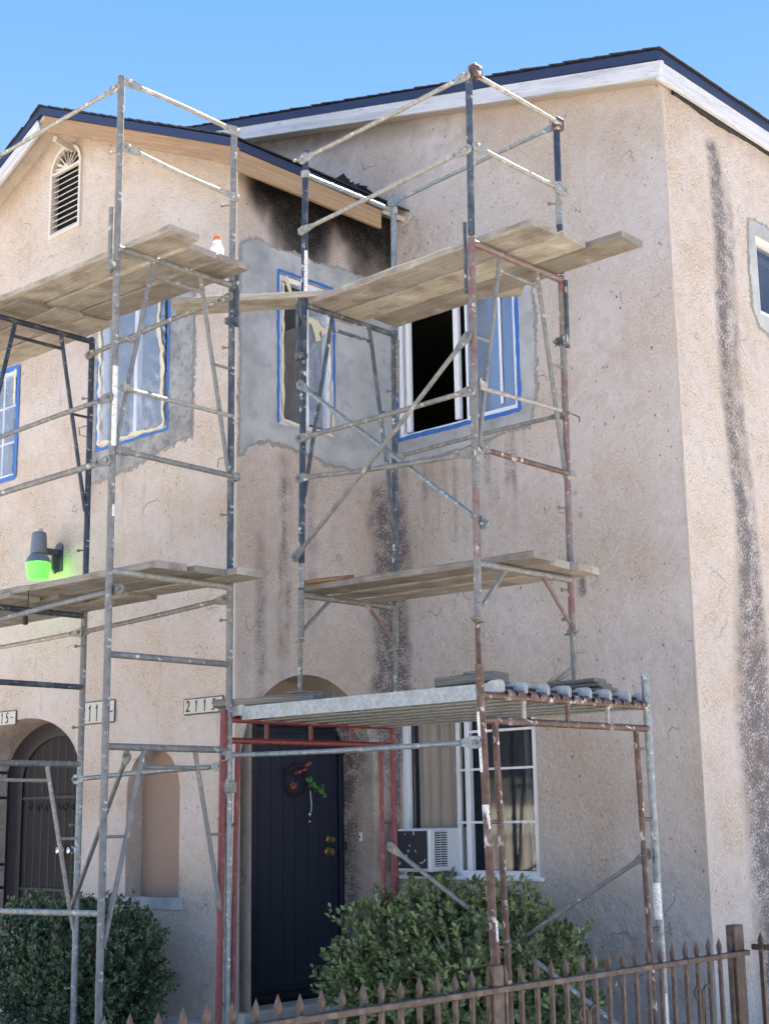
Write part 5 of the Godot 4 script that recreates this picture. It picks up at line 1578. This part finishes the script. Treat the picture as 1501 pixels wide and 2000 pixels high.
func build_fittings() -> void:
	number_plate(-8.63, -8.19, 2.292, 2.396, "2115-", 0.0, "white plate painted 2115 on the gable wall by the corner", -8.60, 0.098)
	number_plate(-9.93, -9.51, 2.29, 2.455, "2115-", 0.0, "white house number plate behind the scaffold post, right of the left arch", -9.95, 0.094)
	number_plate(-11.29, -10.918, 2.345, 2.455, "2115-", 0.0, "white house number plate above the left arched doorway", -11.29, 0.075)
	# security lamp
	var c := Vector3(-10.35, 3.60, -6.78)
	var T := thing("security_light", "grey security lamp with a glowing green lens on the gable wall", "wall lamp", Vector3(-10.345, 3.6, Z0))
	var st := mb()
	lathe(st, [[0.0, 0.315], [0.055, 0.315], [0.062, 0.30], [0.072, 0.14], [0.068, 0.132], [0.0, 0.132]], c, Vector3.UP, 22)
	put(st, "housing", M.lamp_grey, T)
	st = mb()
	tube(st, c + Vector3(0.01, 0.315, 0), c + Vector3(0.01, 0.345, 0), 0.025, 14)
	put(st, "photocell", M.soffit_paint, T)
	st = mb()
	lathe(st, [[0.0, 0.13], [0.066, 0.128], [0.085, 0.105], [0.106, 0.062], [0.108, 0.052], [0.098, 0.052], [0.0, 0.06]], c, Vector3.UP, 26)
	put(st, "reflector", M.lamp_grey, T)
	st = mb()
	lathe(st, [[0.105, 0.050], [0.104, 0.035], [0.088, -0.075], [0.078, -0.086], [0.0, -0.088]], c, Vector3.UP, 26)
	put(st, "lamp_lens", M.green_glow, T)
	st = mb()
	box2(st, Vector3(c.x - 0.022, 3.735, Z0 + 0.012), Vector3(c.x + 0.022, 3.79, c.z - 0.05), 0.008)
	prism(st, V([0.02, 3.79, 0.02, 3.60, 0.045, 3.575, 0.075, 3.62, 0.075, 3.735, 0.15, 3.735, 0.15, 3.79]), Vector3(c.x - 0.012, 0, Z0), Vector3(0, 0, 1), Vector3.UP, -0.024, 0.0)
	put(st, "arm", M.dark_metal, T)
	st = mb()
	prism(st, arch(c.x - 0.055, c.x + 0.055, 3.60, 3.80, 0.05), Vector3(0, 0, Z0), Vector3.RIGHT, Vector3.UP, 0.0, 0.012)
	put(st, "mount", M.dark_metal, T)
	var l := OmniLight3D.new()
	l.name = "lamp_light"
	l.position = c + Vector3(0, -0.03, 0) - T.position
	l.light_color = Color(0.55, 1.0, 0.25)
	l.light_energy = 0.012
	l.light_size = 0.05
	l.omni_range = 12.0
	l.omni_attenuation = 2.0
	l.shadow_enabled = true
	T.add_child(l)
	# window air conditioner
	var A := thing("air_conditioner", "white window air conditioner with dark coil face in ground floor window", "air conditioner", Vector3(-7.66, 1.095, Z1))
	st = mb()
	box2(st, Vector3(-7.83, 1.095, Z1 - 0.16), Vector3(-7.49, 1.42, -8.45), 0.012)
	put(st, "case", M.ac_white, A)
	st = mb()
	box2(st, Vector3(-7.815, 1.122, -8.4485), Vector3(-7.515, 1.402, -8.442), 0.002)
	put(st, "coil_face", M.coil, A)
	for k in 22:
		st = mb()
		var y := 1.13 + k * 0.0125
		box2(st, Vector3(-7.812, y, -8.4415), Vector3(-7.518, y + 0.004, -8.438))
		put(st, "fin", M.coil_fin, A)
	for s in [0, 1]:
		st = mb()
		box2(st, Vector3(-7.4885, 1.135, -8.57 - s * 0.075), Vector3(-7.486, 1.40, -8.505 - s * 0.075))
		put(st, "vent_opening", M.black, A)
		for k in 15:
			st = mb()
			var y := 1.142 + k * 0.0177
			box2(st, Vector3(-7.4858, y, -8.569 - s * 0.075), Vector3(-7.480, y + 0.0075, -8.506 - s * 0.075), 0.0005)
			put(st, "louvre", M.ac_white, A)
	rng.seed = 31
	st = mb()
	for i in 9:
		var p := Vector3(-7.80 + rng.randf() * 0.27, 1.14 + rng.randf() * 0.25, -8.4375)
		box(st, p, Vector3(0.008 + rng.randf() * 0.03, 0.006 + rng.randf() * 0.006, 0.001), 0.0, Basis(Vector3(0, 0, 1), rng.randf() * 3))
	put(st, "paint_spatter", M.ac_white, A)
	st = mb()
	box2(st, Vector3(-7.80, 1.06, Z1 + 0.036), Vector3(-7.45, 1.092, -8.52), 0.004)
	put(st, "support", M.dark_metal, A)
	# amber wall lamp by the lower window
	var B := thing("porch_lamp", "amber glass porch lamp half hidden under the metal deck", "wall lamp", Vector3(-6.52, 2.2, Z1))
	st = mb()
	lathe(st, [[0.0, -0.035], [0.05, -0.03], [0.085, 0.0], [0.10, 0.05], [0.09, 0.10], [0.0, 0.11]], Vector3(-6.53, 2.26, Z1 + 0.14), Vector3.UP, 20)
	put(st, "shade", M.amber, B)
	st = mb()
	tube(st, Vector3(-6.53, 2.38, Z1), Vector3(-6.53, 2.38, Z1 + 0.14), 0.012, 10)
	tube(st, Vector3(-6.53, 2.38, Z1 + 0.14), Vector3(-6.53, 2.36, Z1 + 0.14), 0.03, 10)
	put(st, "bracket", M.brass, B)
	# door bell
	st = mb()
	box2(st, Vector3(-8.215, 1.325, -8.4328), Vector3(-8.185, 1.395, -8.418), 0.003)
	var bell := put(st, "door_bell", M.ac_white, self)
	tag(bell, "small white bell push beside the black security door", "door bell")
	st = mb()
	tube(st, Vector3(-8.2, 1.36, -8.418), Vector3(-8.2, 1.36, -8.413), 0.007, 10)
	put(st, "button", M.black, bell)
	# wreath on the security door
	var Wt := thing("door_wreath", "dim red and green wreath hanging on the black security door", "wreath", Vector3(-8.385, 1.62, -7.98))
	rng.seed = 15
	st = mb()
	for i in 26:
		var t := TAU * i / 26.0
		var p := Vector3(-8.372, 1.80 + 0.12 * sin(t), -7.90 + 0.12 * cos(t))
		tube(st, p, p + Vector3(0.01, 0.12 * (sin(t + 0.25) - sin(t)), 0.12 * (cos(t + 0.25) - cos(t))), 0.009, 6)
	put(st, "ring", M.wreath_twig, Wt)
	for col in [[M.leaf_green, 46, "leaves"], [M.berry_red, 26, "ribbon"]]:
		st = mb()
		for i in col[1]:
			var p := Vector3(-8.35 + rng.randf() * 0.02, 0, 0)
			if col[2] == "leaves":
				var t := rng.randf()
				p += Vector3(0, 1.80 - 0.10 * t + rng.randf_range(-0.03, 0.03), -7.98 - 0.20 * t + rng.randf_range(-0.03, 0.03))
				box(st, p, Vector3(0.004, 0.022, 0.012), 0.001, Basis.from_euler(Vector3(rng.randf() * 6, rng.randf() - 0.5, rng.randf() - 0.5)))
			else:
				var k: int = i % 3
				p += [Vector3(0, 1.845 + rng.randf() * 0.012 + 0.0, -7.85 - rng.randf() * 0.14), Vector3(0, 1.915 + rng.randf() * 0.02, -7.95 - rng.randf() * 0.08), Vector3(0, 1.74 + rng.randf() * 0.05, -7.80 - rng.randf() * 0.06)][k]
				if k == 0: p.y += (-7.85 - p.z) * 0.3
				box(st, p, Vector3(0.003, 0.010, 0.026), 0.001, Basis.from_euler(Vector3(rng.randf() * 0.6, 0, 0)))
		put(st, col[2], col[0], Wt)
	st = mb()
	rod(st, [Vector3(-8.36, 1.72, -8.03), Vector3(-8.35, 1.60, -8.035), Vector3(-8.355, 1.52, -8.02)], 0.0035, 6)
	ball(st, Vector3(-8.35, 1.54, -8.01), 0.018, 7)
	ball(st, Vector3(-8.35, 1.485, -8.01), 0.014, 7, 0.7)
	put(st, "bell_charm", M.chrome, Wt)
	# iron gate standing open at the left doorway
	var G := thing("iron_gate", "dark iron bar gate standing open at the far left doorway", "gate", Vector3(-11.05, 0.1, -6.6))
	var gx := -10.95
	for z in [-6.95, -6.72]:
		st = mb()
		box2(st, Vector3(gx - 0.013, 0.1, z - 0.013), Vector3(gx + 0.013, 1.95, z + 0.013), 0.002)
		put(st, "gate_bar", M.iron, G)
	for y in [0.55, 0.98, 1.17, 1.72, 1.93]:
		st = mb()
		box2(st, Vector3(gx - 0.010, y - 0.012, -6.94), Vector3(gx + 0.010, y + 0.012, -6.73), 0.002)
		put(st, "gate_rail", M.iron, G)
	for y in [0.42, 0.78, 1.55]:
		st = mb()
		var pts := []
		for i in 14:
			var t := -PI / 2 + i * 0.45
			pts.append(Vector3(gx, y + sin(t) * (0.055 - 0.002 * i), -6.84 + cos(t) * (0.055 - 0.002 * i)))
		rod(st, pts, 0.006, 6)
		put(st, "scroll", M.iron, G)

# ------------------------------------------------------------------ fence, plants, ground
func picket(st: SurfaceTool, at: Vector3, top: float, foot: float, s := 0.0085) -> void:
	box2(st, Vector3(at.x - s, foot, at.z - s), Vector3(at.x + s, top - 0.075, at.z + s), 0.0015)
	# pressed spear: waist, shoulders, tip
	var prof := [[1.05, -0.078], [0.85, -0.068], [1.2, -0.05], [1.15, -0.036], [0.0, 0.0]]
	for k in prof.size() - 1:
		var r0: float = prof[k][0] * s
		var r1: float = prof[k + 1][0] * s
		var y0: float = top + prof[k][1]
		var y1: float = top + prof[k + 1][1]
		for q in 4:
			var a := PI / 4 + q * PI / 2
			var b := a + PI / 2
			var p := func(r: float, t: float, y: float) -> Vector3: return Vector3(at.x + cos(t) * r * 1.3, y, at.z + sin(t) * r * 1.3)
			quad(st, p.call(r0, a, y0), p.call(r0, b, y0), p.call(r1, b, y1), p.call(r1, a, y1), Vector3(cos(a + PI / 4), 0.2, sin(a + PI / 4)))

func build_fence() -> void:
	var xf := -3.6
	var F := thing("iron_fence", "low rusty brown iron picket fence running along the pavement", "fence", Vector3(xf, 0, -4.4))
	rng.seed = 4
	for k in 44:
		var z := -2.06 - k * 0.0977
		var st := mb()
		var lean := rng.randf_range(-0.004, 0.004)
		picket(st, Vector3(xf - 0.022, 0, z + lean), 0.948 + rng.randf_range(-0.006, 0.006), 0.02)
		put(st, "picket", M.fence_iron, F)
	for y in [0.862, 0.16]:
		var st := mb()
		var n := 16
		for i in n:      # slightly dented hollow rail
			var z0 := -1.95 - 4.33 * i / n
			var z1 := -1.95 - 4.33 * (i + 1) / n
			box2(st, Vector3(xf - 0.013, y - 0.012, z1), Vector3(xf + 0.013, y + 0.012, z0), 0.003)
		put(st, "rail", M.fence_iron, F)
	var st := mb()
	box2(st, Vector3(xf - 0.032, 0, -4.468), Vector3(xf + 0.0, 0.952, -4.405), 0.004)
	put(st, "post", M.fence_iron, F)
	st = mb()
	box2(st, Vector3(xf - 0.05, 0, -6.255), Vector3(xf + 0.0, 0.99, -6.175), 0.004)
	put(st, "post", M.fence_iron, F)
	for z in [-5.90, -5.03]:
		st = mb()
		for s in [-1.0, 1.0]:
			var pts := [Vector3(xf - 0.02, 0.18, z + s * 0.085), Vector3(xf - 0.02, 0.45, z + s * 0.03), Vector3(xf - 0.02, 0.66, z + s * 0.006)]
			for i in 11:
				var t := PI - i * 0.42
				pts.append(Vector3(xf - 0.02, 0.715 + sin(t) * (0.034 - 0.0012 * i), z + s * (0.040 + cos(t) * (0.034 - 0.0012 * i))))
			rod(st, pts, 0.0065, 6)
		put(st, "scroll", M.fence_iron, F)
	# return run towards the street at the far post
	var R := thing("iron_fence", "short return of brown iron pickets at the fence's tall far post", "fence", Vector3(-3.2, 0, -6.3))
	for k in 8:
		st = mb()
		picket(st, Vector3(xf + 0.06 + k * 0.0977, 0, -6.30), 0.955 + rng.randf_range(-0.005, 0.005), 0.02, 0.010)
		put(st, "picket", M.fence_iron, R)
	for y in [0.885, 0.16]:
		st = mb()
		box2(st, Vector3(xf, y - 0.013, -6.335), Vector3(xf + 0.85, y + 0.013, -6.312), 0.003)
		put(st, "rail", M.fence_iron, R)

func leaf_mesh(l: float, w: float) -> ArrayMesh:
	var st := mb()
	st.set_smooth_group(-1)
	var p := [Vector3(0, 0, 0), Vector3(w, 0.10 * l, 0.35 * l), Vector3(w * 0.8, 0.12 * l, 0.68 * l), Vector3(0, -0.02 * l, l), Vector3(-w * 0.8, 0.12 * l, 0.68 * l), Vector3(-w, 0.10 * l, 0.35 * l), Vector3(0, 0.03 * l, 0.5 * l)]
	for t in [[0, 1, 6], [1, 2, 6], [2, 3, 6], [3, 4, 6], [4, 5, 6], [5, 0, 6]]:
		tri(st, p[t[0]], p[t[1]], p[t[2]], Vector3.UP)
	return st.commit()

func bush(n: String, label: String, c: Vector3, r: Vector3, count: int, sd: int, l: float, w: float, cols: Array, square := 2.0) -> void:
	var T := thing(n, label, "bush", Vector3(c.x, 0, c.z))
	rng.seed = sd
	var nz := noise(1.0, sd, 3)
	var mm := MultiMesh.new()
	mm.transform_format = MultiMesh.TRANSFORM_3D
	mm.use_colors = true
	mm.mesh = leaf_mesh(l, w)
	var xs := []
	var cs := []
	while xs.size() < count:
		# leaves sit in tufts round shoots that end near the outline
		var d := Vector3(rng.randfn(), rng.randfn(), rng.randfn()).normalized()
		var k := 1.0 / pow(pow(absf(d.x), square) + pow(absf(d.y), square) + pow(absf(d.z), square), 1.0 / square)
		var lump := 1.0 + 0.24 * nz.get_noise_3dv(d * 2.2) + 0.20 * nz.get_noise_3dv(d * 6.0)
		if rng.randf() < 0.025: lump += rng.randf_range(0.04, 0.16)      # shoots that escaped the shears
		var depth := 1.0 - 0.42 * pow(rng.randf(), 1.6)
		var tip := Vector3(d.x * r.x, d.y * r.y, d.z * r.z) * k * lump * depth + c
		if tip.y < 0.06: continue
		var grow := (Vector3(d.x / r.x, d.y / r.y, d.z / r.z).normalized() + Vector3(0, 0.75, 0) + Vector3(rng.randfn(), rng.randfn(), rng.randfn()) * 0.35).normalized()
		var tone := rng.randf()
		var young := depth > 0.93 and rng.randf() < 0.45
		for i in 6:
			var at := tip - grow * (0.012 * i) + Vector3(rng.randfn(), rng.randfn(), rng.randfn()) * 0.006
			var a := i * 2.4 + rng.randf()
			var f := frame_of(grow)
			var out := (f.x * cos(a) + f.z * sin(a)) * (0.5 + 0.10 * i) + grow * 0.75
			var z := out.normalized()
			var x := grow.cross(z).normalized() if grow.cross(z).length() > 0.01 else f.x
			var s := rng.randf_range(0.6, 1.3) * (0.8 if young and i < 2 else 1.0)
			xs.append(Transform3D(Basis(x, z.cross(x), z) * s, at - T.position))
			var col: Color = cols[0].lerp(cols[1], tone * 0.7 + rng.randf() * 0.3)
			if young: col = col.lerp(cols[2], 0.75)
			elif rng.randf() < 0.02: col = Color(0.16, 0.11, 0.06)
			cs.append(col)
	mm.instance_count = xs.size()
	for i in xs.size():
		mm.set_instance_transform(i, xs[i])
		mm.set_instance_color(i, cs[i])
	var mi := MultiMeshInstance3D.new()
	mi.name = "foliage"
	mi.multimesh = mm
	mi.material_override = M.leaf
	mi.set_meta("kind", "stuff")
	T.add_child(mi)
	# stems
	for k in 5:
		var st := mb()
		var foot := Vector3(c.x + rng.randf_range(-0.25, 0.25) * r.x, 0.0, c.z + rng.randf_range(-0.2, 0.2) * r.z)
		for b in 7:
			var d := Vector3(rng.randfn(), absf(rng.randfn()) * 0.8 + 0.25, rng.randfn()).normalized()
			var tip := Vector3(d.x * r.x, d.y * r.y, d.z * r.z) * 0.85 + c
			var mid := foot.lerp(tip, 0.45) + Vector3(rng.randfn(), 0.2, rng.randfn()) * 0.05
			tube(st, foot, mid, 0.016, 6, 0.009)
			tube(st, mid, tip, 0.009, 6, 0.003)
		put(st, "stem", M.twig, T)

func build_plants() -> void:
	bush("bush", "large rounded glossy green bush under the ground floor window", Vector3(-6.42, 0.48, -7.46), Vector3(0.93, 0.58, 0.62), 26000, 21, 0.048, 0.013, [Color(0.10, 0.13, 0.052), Color(0.175, 0.21, 0.08), Color(0.31, 0.35, 0.13)], 2.6)
	bush("bush", "clipped dark green bush below the niche at the far left", Vector3(-8.90, 0.48, -6.24), Vector3(0.69, 0.50, 0.50), 30000, 33, 0.034, 0.0105, [Color(0.042, 0.072, 0.036), Color(0.075, 0.115, 0.052), Color(0.16, 0.20, 0.08)], 3.0)
	# sapling twig that pokes out of the left bush
	var T := thing("shoot", "single thin leafy shoot standing up out of the left bush", "plant", Vector3(-8.55, 0.9, -5.95))
	var st := mb()
	rod(st, [Vector3(-8.55, 0.85, -5.95), Vector3(-8.53, 1.05, -5.95), Vector3(-8.51, 1.22, -5.96)], 0.004, 6)
	put(st, "stem", M.twig, T)
	var lm := leaf_mesh(0.05, 0.018)
	rng.seed = 8
	for i in 7:
		var mi := MeshInstance3D.new()
		mi.mesh = lm
		mi.name = "leaf"
		mi.material_override = M.leaf_green
		mi.transform = Transform3D(Basis.from_euler(Vector3(-0.4 + rng.randf() * 0.8, i * 2.2, rng.randf() * 0.6)), Vector3(0.005 * i, 0.06 + 0.042 * i, 0))
		T.add_child(mi, true)

func sheet(n: String, x0: float, z0: float, x1: float, z1: float, y: float, m: Material) -> MeshInstance3D:
	var st := mb()
	quad(st, Vector3(x0, y, z0), Vector3(x1, y, z0), Vector3(x1, y, z1), Vector3(x0, y, z1), Vector3.UP)
	var o := put(st, n, m, self, Vector3((x0 + x1) / 2, y, (z0 + z1) / 2))
	tag(o, "", "", "", "structure")
	return o

func build_ground() -> void:
	var o := sheet("ground", -400, -400, 400, 400, -0.02, M.soil)
	tag(o, "bare earth ground round the house")
	tag(sheet("garden_soil", -14, -9, -3.45, 3, 0.0, M.soil), "bare soil strip between fence and house")
	tag(sheet("pavement", -3.45, -60, 1.6, 60, 0.004, M.concrete), "pale concrete pavement outside the fence")
	tag(sheet("front_yard", -60, 3, -3.45, 60, 0.004, M.concrete), "pale concrete yard to the left of the house")
	tag(sheet("road", 1.75, -80, 10.5, 80, -0.01, M.asphalt), "grey asphalt road behind the camera")
	var st := mb()
	box2(st, Vector3(1.6, -0.1, -60), Vector3(1.75, 0.006, 60), 0.01)
	tag(put(st, "kerb", M.concrete, self), "pale concrete kerb along the pavement", "", "", "structure")
	st = mb()
	box2(st, Vector3(-13.0, -0.02, Z0 + 0.001), Vector3(-7.3, 0.12, -6.55), 0.01)
	box2(st, Vector3(X1 + 0.001, -0.02, -8.7), Vector3(-7.3, 0.12, Z0), 0.01)
	tag(put(st, "path", M.concrete, self), "raised concrete path along the foot of the wall", "", "", "structure")

func build_street_side() -> void:
	# the neighbour's plot that the ground floor window mirrors
	var H := thing("neighbour_house", "low white house across the yard, seen mirrored in the window", "house", Vector3(-26, 0, 19))
	var st := mb()
	box2(st, Vector3(-32, 0, 17), Vector3(-12, 2.5, 25))
	put(st, "wall", M.white_wall, H)
	st = mb()
	prism(st, V([-33, 2.5, -11, 2.5, -22, 4.6]), Vector3(0, 0, 16.4), Vector3.RIGHT, Vector3.UP, 0.0, 9.0)
	put(st, "roof", M.shingle, H)
	for x in [-29.5, -25.5, -15.5]:
		st = mb()
		box2(st, Vector3(x, 0.9, 16.95), Vector3(x + 1.4, 2.1, 17.05), 0.01)
		put(st, "window", M.navy_door, H)
	st = mb()
	box2(st, Vector3(-24.6, 0.0, 16.94), Vector3(-23.6, 2.1, 17.06), 0.01)
	put(st, "door", M.brown_door, H)
	var F := thing("railing", "dark railing in front of the neighbour's house", "railing", Vector3(-24, 0, 13))
	for k in 70:
		st = mb()
		box2(st, Vector3(-28 + k * 0.22, 0, 12.98), Vector3(-27.96 + k * 0.22, 1.1, 13.02))
		put(st, "picket", M.iron, F)
	st = mb()
	box2(st, Vector3(-28, 1.0, 12.97), Vector3(-12.6, 1.05, 13.03))
	put(st, "rail", M.iron, F)
	rng.seed = 66
	var tree_labels := ["leafy green tree behind the left end of the neighbour's white house", "tallest leafy tree behind the middle of the neighbour's white house", "leafy tree behind the right end of the neighbour's white house", "leafy tree standing clear to the left of the neighbour's house"]
	for e in [[-33.0, 29.0, 4.2, 8.0, 0], [-25.0, 30.0, 4.6, 9.0, 1], [-17.0, 28.0, 4.0, 7.0, 2], [-41.0, 27.0, 4.4, 8.0, 3]]:
		var T := thing("street_tree", tree_labels[e[4]], "tree", Vector3(e[0], 0, e[1]), "trees behind the neighbour's house")
		st = mb()
		tube(st, Vector3(e[0], 0, e[1]), Vector3(e[0] + 0.2, e[3] * 0.6, e[1]), 0.28, 10, 0.12)
		for b in 6:
			var d := Vector3(rng.randfn(), 0.8, rng.randfn()).normalized()
			tube(st, Vector3(e[0] + 0.1, e[3] * 0.45, e[1]), Vector3(e[0], e[3] * 0.5, e[1]) + d * e[2] * 0.7, 0.09, 7, 0.03)
		put(st, "trunk", M.twig, T)
		var mm := MultiMesh.new()
		mm.transform_format = MultiMesh.TRANSFORM_3D
		mm.use_colors = true
		mm.mesh = leaf_mesh(0.34, 0.11)
		mm.instance_count = 3600
		for i in 3600:
			var d := Vector3(rng.randfn(), rng.randfn(), rng.randfn()).normalized() * pow(rng.randf(), 0.4)
			mm.set_instance_transform(i, Transform3D(Basis.from_euler(Vector3(rng.randf() * 6, rng.randf() * 6, rng.randf() * 6)), Vector3(d.x * e[2], e[3] * 0.68 + d.y * e[2] * 0.7, d.z * e[2])))
			mm.set_instance_color(i, Color(0.03, 0.06, 0.025).lerp(Color(0.07, 0.11, 0.04), rng.randf()))
		var mi := MultiMeshInstance3D.new()
		mi.name = "crown"
		mi.multimesh = mm
		mi.material_override = M.leaf
		mi.set_meta("kind", "stuff")
		T.add_child(mi)

func more_materials() -> void:
	M.wall_corner = tmat(layered(256, [[M.speck, [[0, C("a59a8d")], [0.5, C("b6aa9d")], [1, C("c2b7ab")]]]]), Vector3(2.4, 2.4, 2.4), 0.95)
	M.stucco_shade = tmat(layered(256, [[M.speck, [[0, C("7d6a5e")], [0.5, C("8e7a6d")], [1, C("9d8a7d")]]]]), Vector3(2.4, 2.4, 2.4), 0.95)  # stucco darkened: the shade of the recesses is put into the colour
	M.vent_paint = mat(C("c3bcb4"), 0.7)
	M.jug_white = mat(C("e8e6e0"), 0.4)
	M.orange = mat(C("c8692b"), 0.5)
	M.ac_white = mat(C("d2d4d6"), 0.5)
	M.coil = mat(C("3a3e45"), 0.6, 0.3)
	M.coil_fin = mat(C("474b52"), 0.6, 0.3)
	M.amber = mat(C("b9964f"), 0.35)
	M.twig = mat(C("6b5a48"), 0.9)
	M.wreath_twig = mat(C("38231f"), 0.9)
	M.leaf_green = mat(C("3f7a2c"), 0.5)
	M.berry_red = mat(C("a5452f"), 0.6)
	M.white_wall = mat(C("dcdad4"), 0.9)
	M.leaf = mat(Color.WHITE, 0.38)
	M.leaf.vertex_color_use_as_albedo = true
	M.leaf.backlight_enabled = true
	M.leaf.backlight = Color(0.35, 0.4, 0.2)
	M.green_glow = mat(C("59c93f"), 0.3)
	M.green_glow.emission_enabled = true
	M.green_glow.emission = Color(0.42, 1.0, 0.36)
	M.green_glow.emission_energy_multiplier = 0.16

func _ready() -> void:
	# camera
	var cam := Camera3D.new()
	cam.name = "camera"
	cam.position = Vector3(0, 1.5, 0)
	cam.rotation_degrees = Vector3(11.955, 43.103, -0.896)
	cam.fov = 38.97
	cam.near = 0.1
	cam.far = 1200.0
	add_child(cam)
	cam.current = true
	# sky
	var env := Environment.new()
	env.background_mode = Environment.BG_SKY
	var sky := ProceduralSkyMaterial.new()
	sky.sky_top_color = Color(0.165, 0.277, 0.425)
	sky.sky_horizon_color = Color(0.62, 0.68, 0.74)
	sky.sky_curve = 0.12
	sky.ground_bottom_color = Color(0.36, 0.34, 0.31)
	sky.ground_horizon_color = Color(0.55, 0.60, 0.64)
	sky.sun_angle_max = 20.0
	env.sky = Sky.new()
	env.sky.sky_material = sky
	env.tonemap_mode = Environment.TONE_MAPPER_LINEAR
	env.tonemap_exposure = 7.5
	env.sdfgi_enabled = true
	env.ssao_enabled = true
	env.ssil_enabled = true
	var we := WorldEnvironment.new()
	we.name = "environment"
	we.environment = env
	add_child(we)
	# the sun stands high behind the house
	var sun := DirectionalLight3D.new()
	sun.name = "sun"
	sun.light_color = Color(1.0, 0.95, 0.87)
	sun.light_energy = 1.6
	sun.light_angular_distance = 0.5
	sun.shadow_enabled = true
	sun.basis = Basis.looking_at(-Vector3(-0.25, 0.75, -0.61).normalized(), Vector3.UP)
	add_child(sun)

	make_materials()
	more_materials()
	build_ground()
	build_house()
	build_left_tower()
	build_right_tower()
	build_low_scaffold()
	build_deck()
	build_planks()
	build_deck_litter()
	build_fittings()
	build_fence()
	build_plants()
	build_street_side()
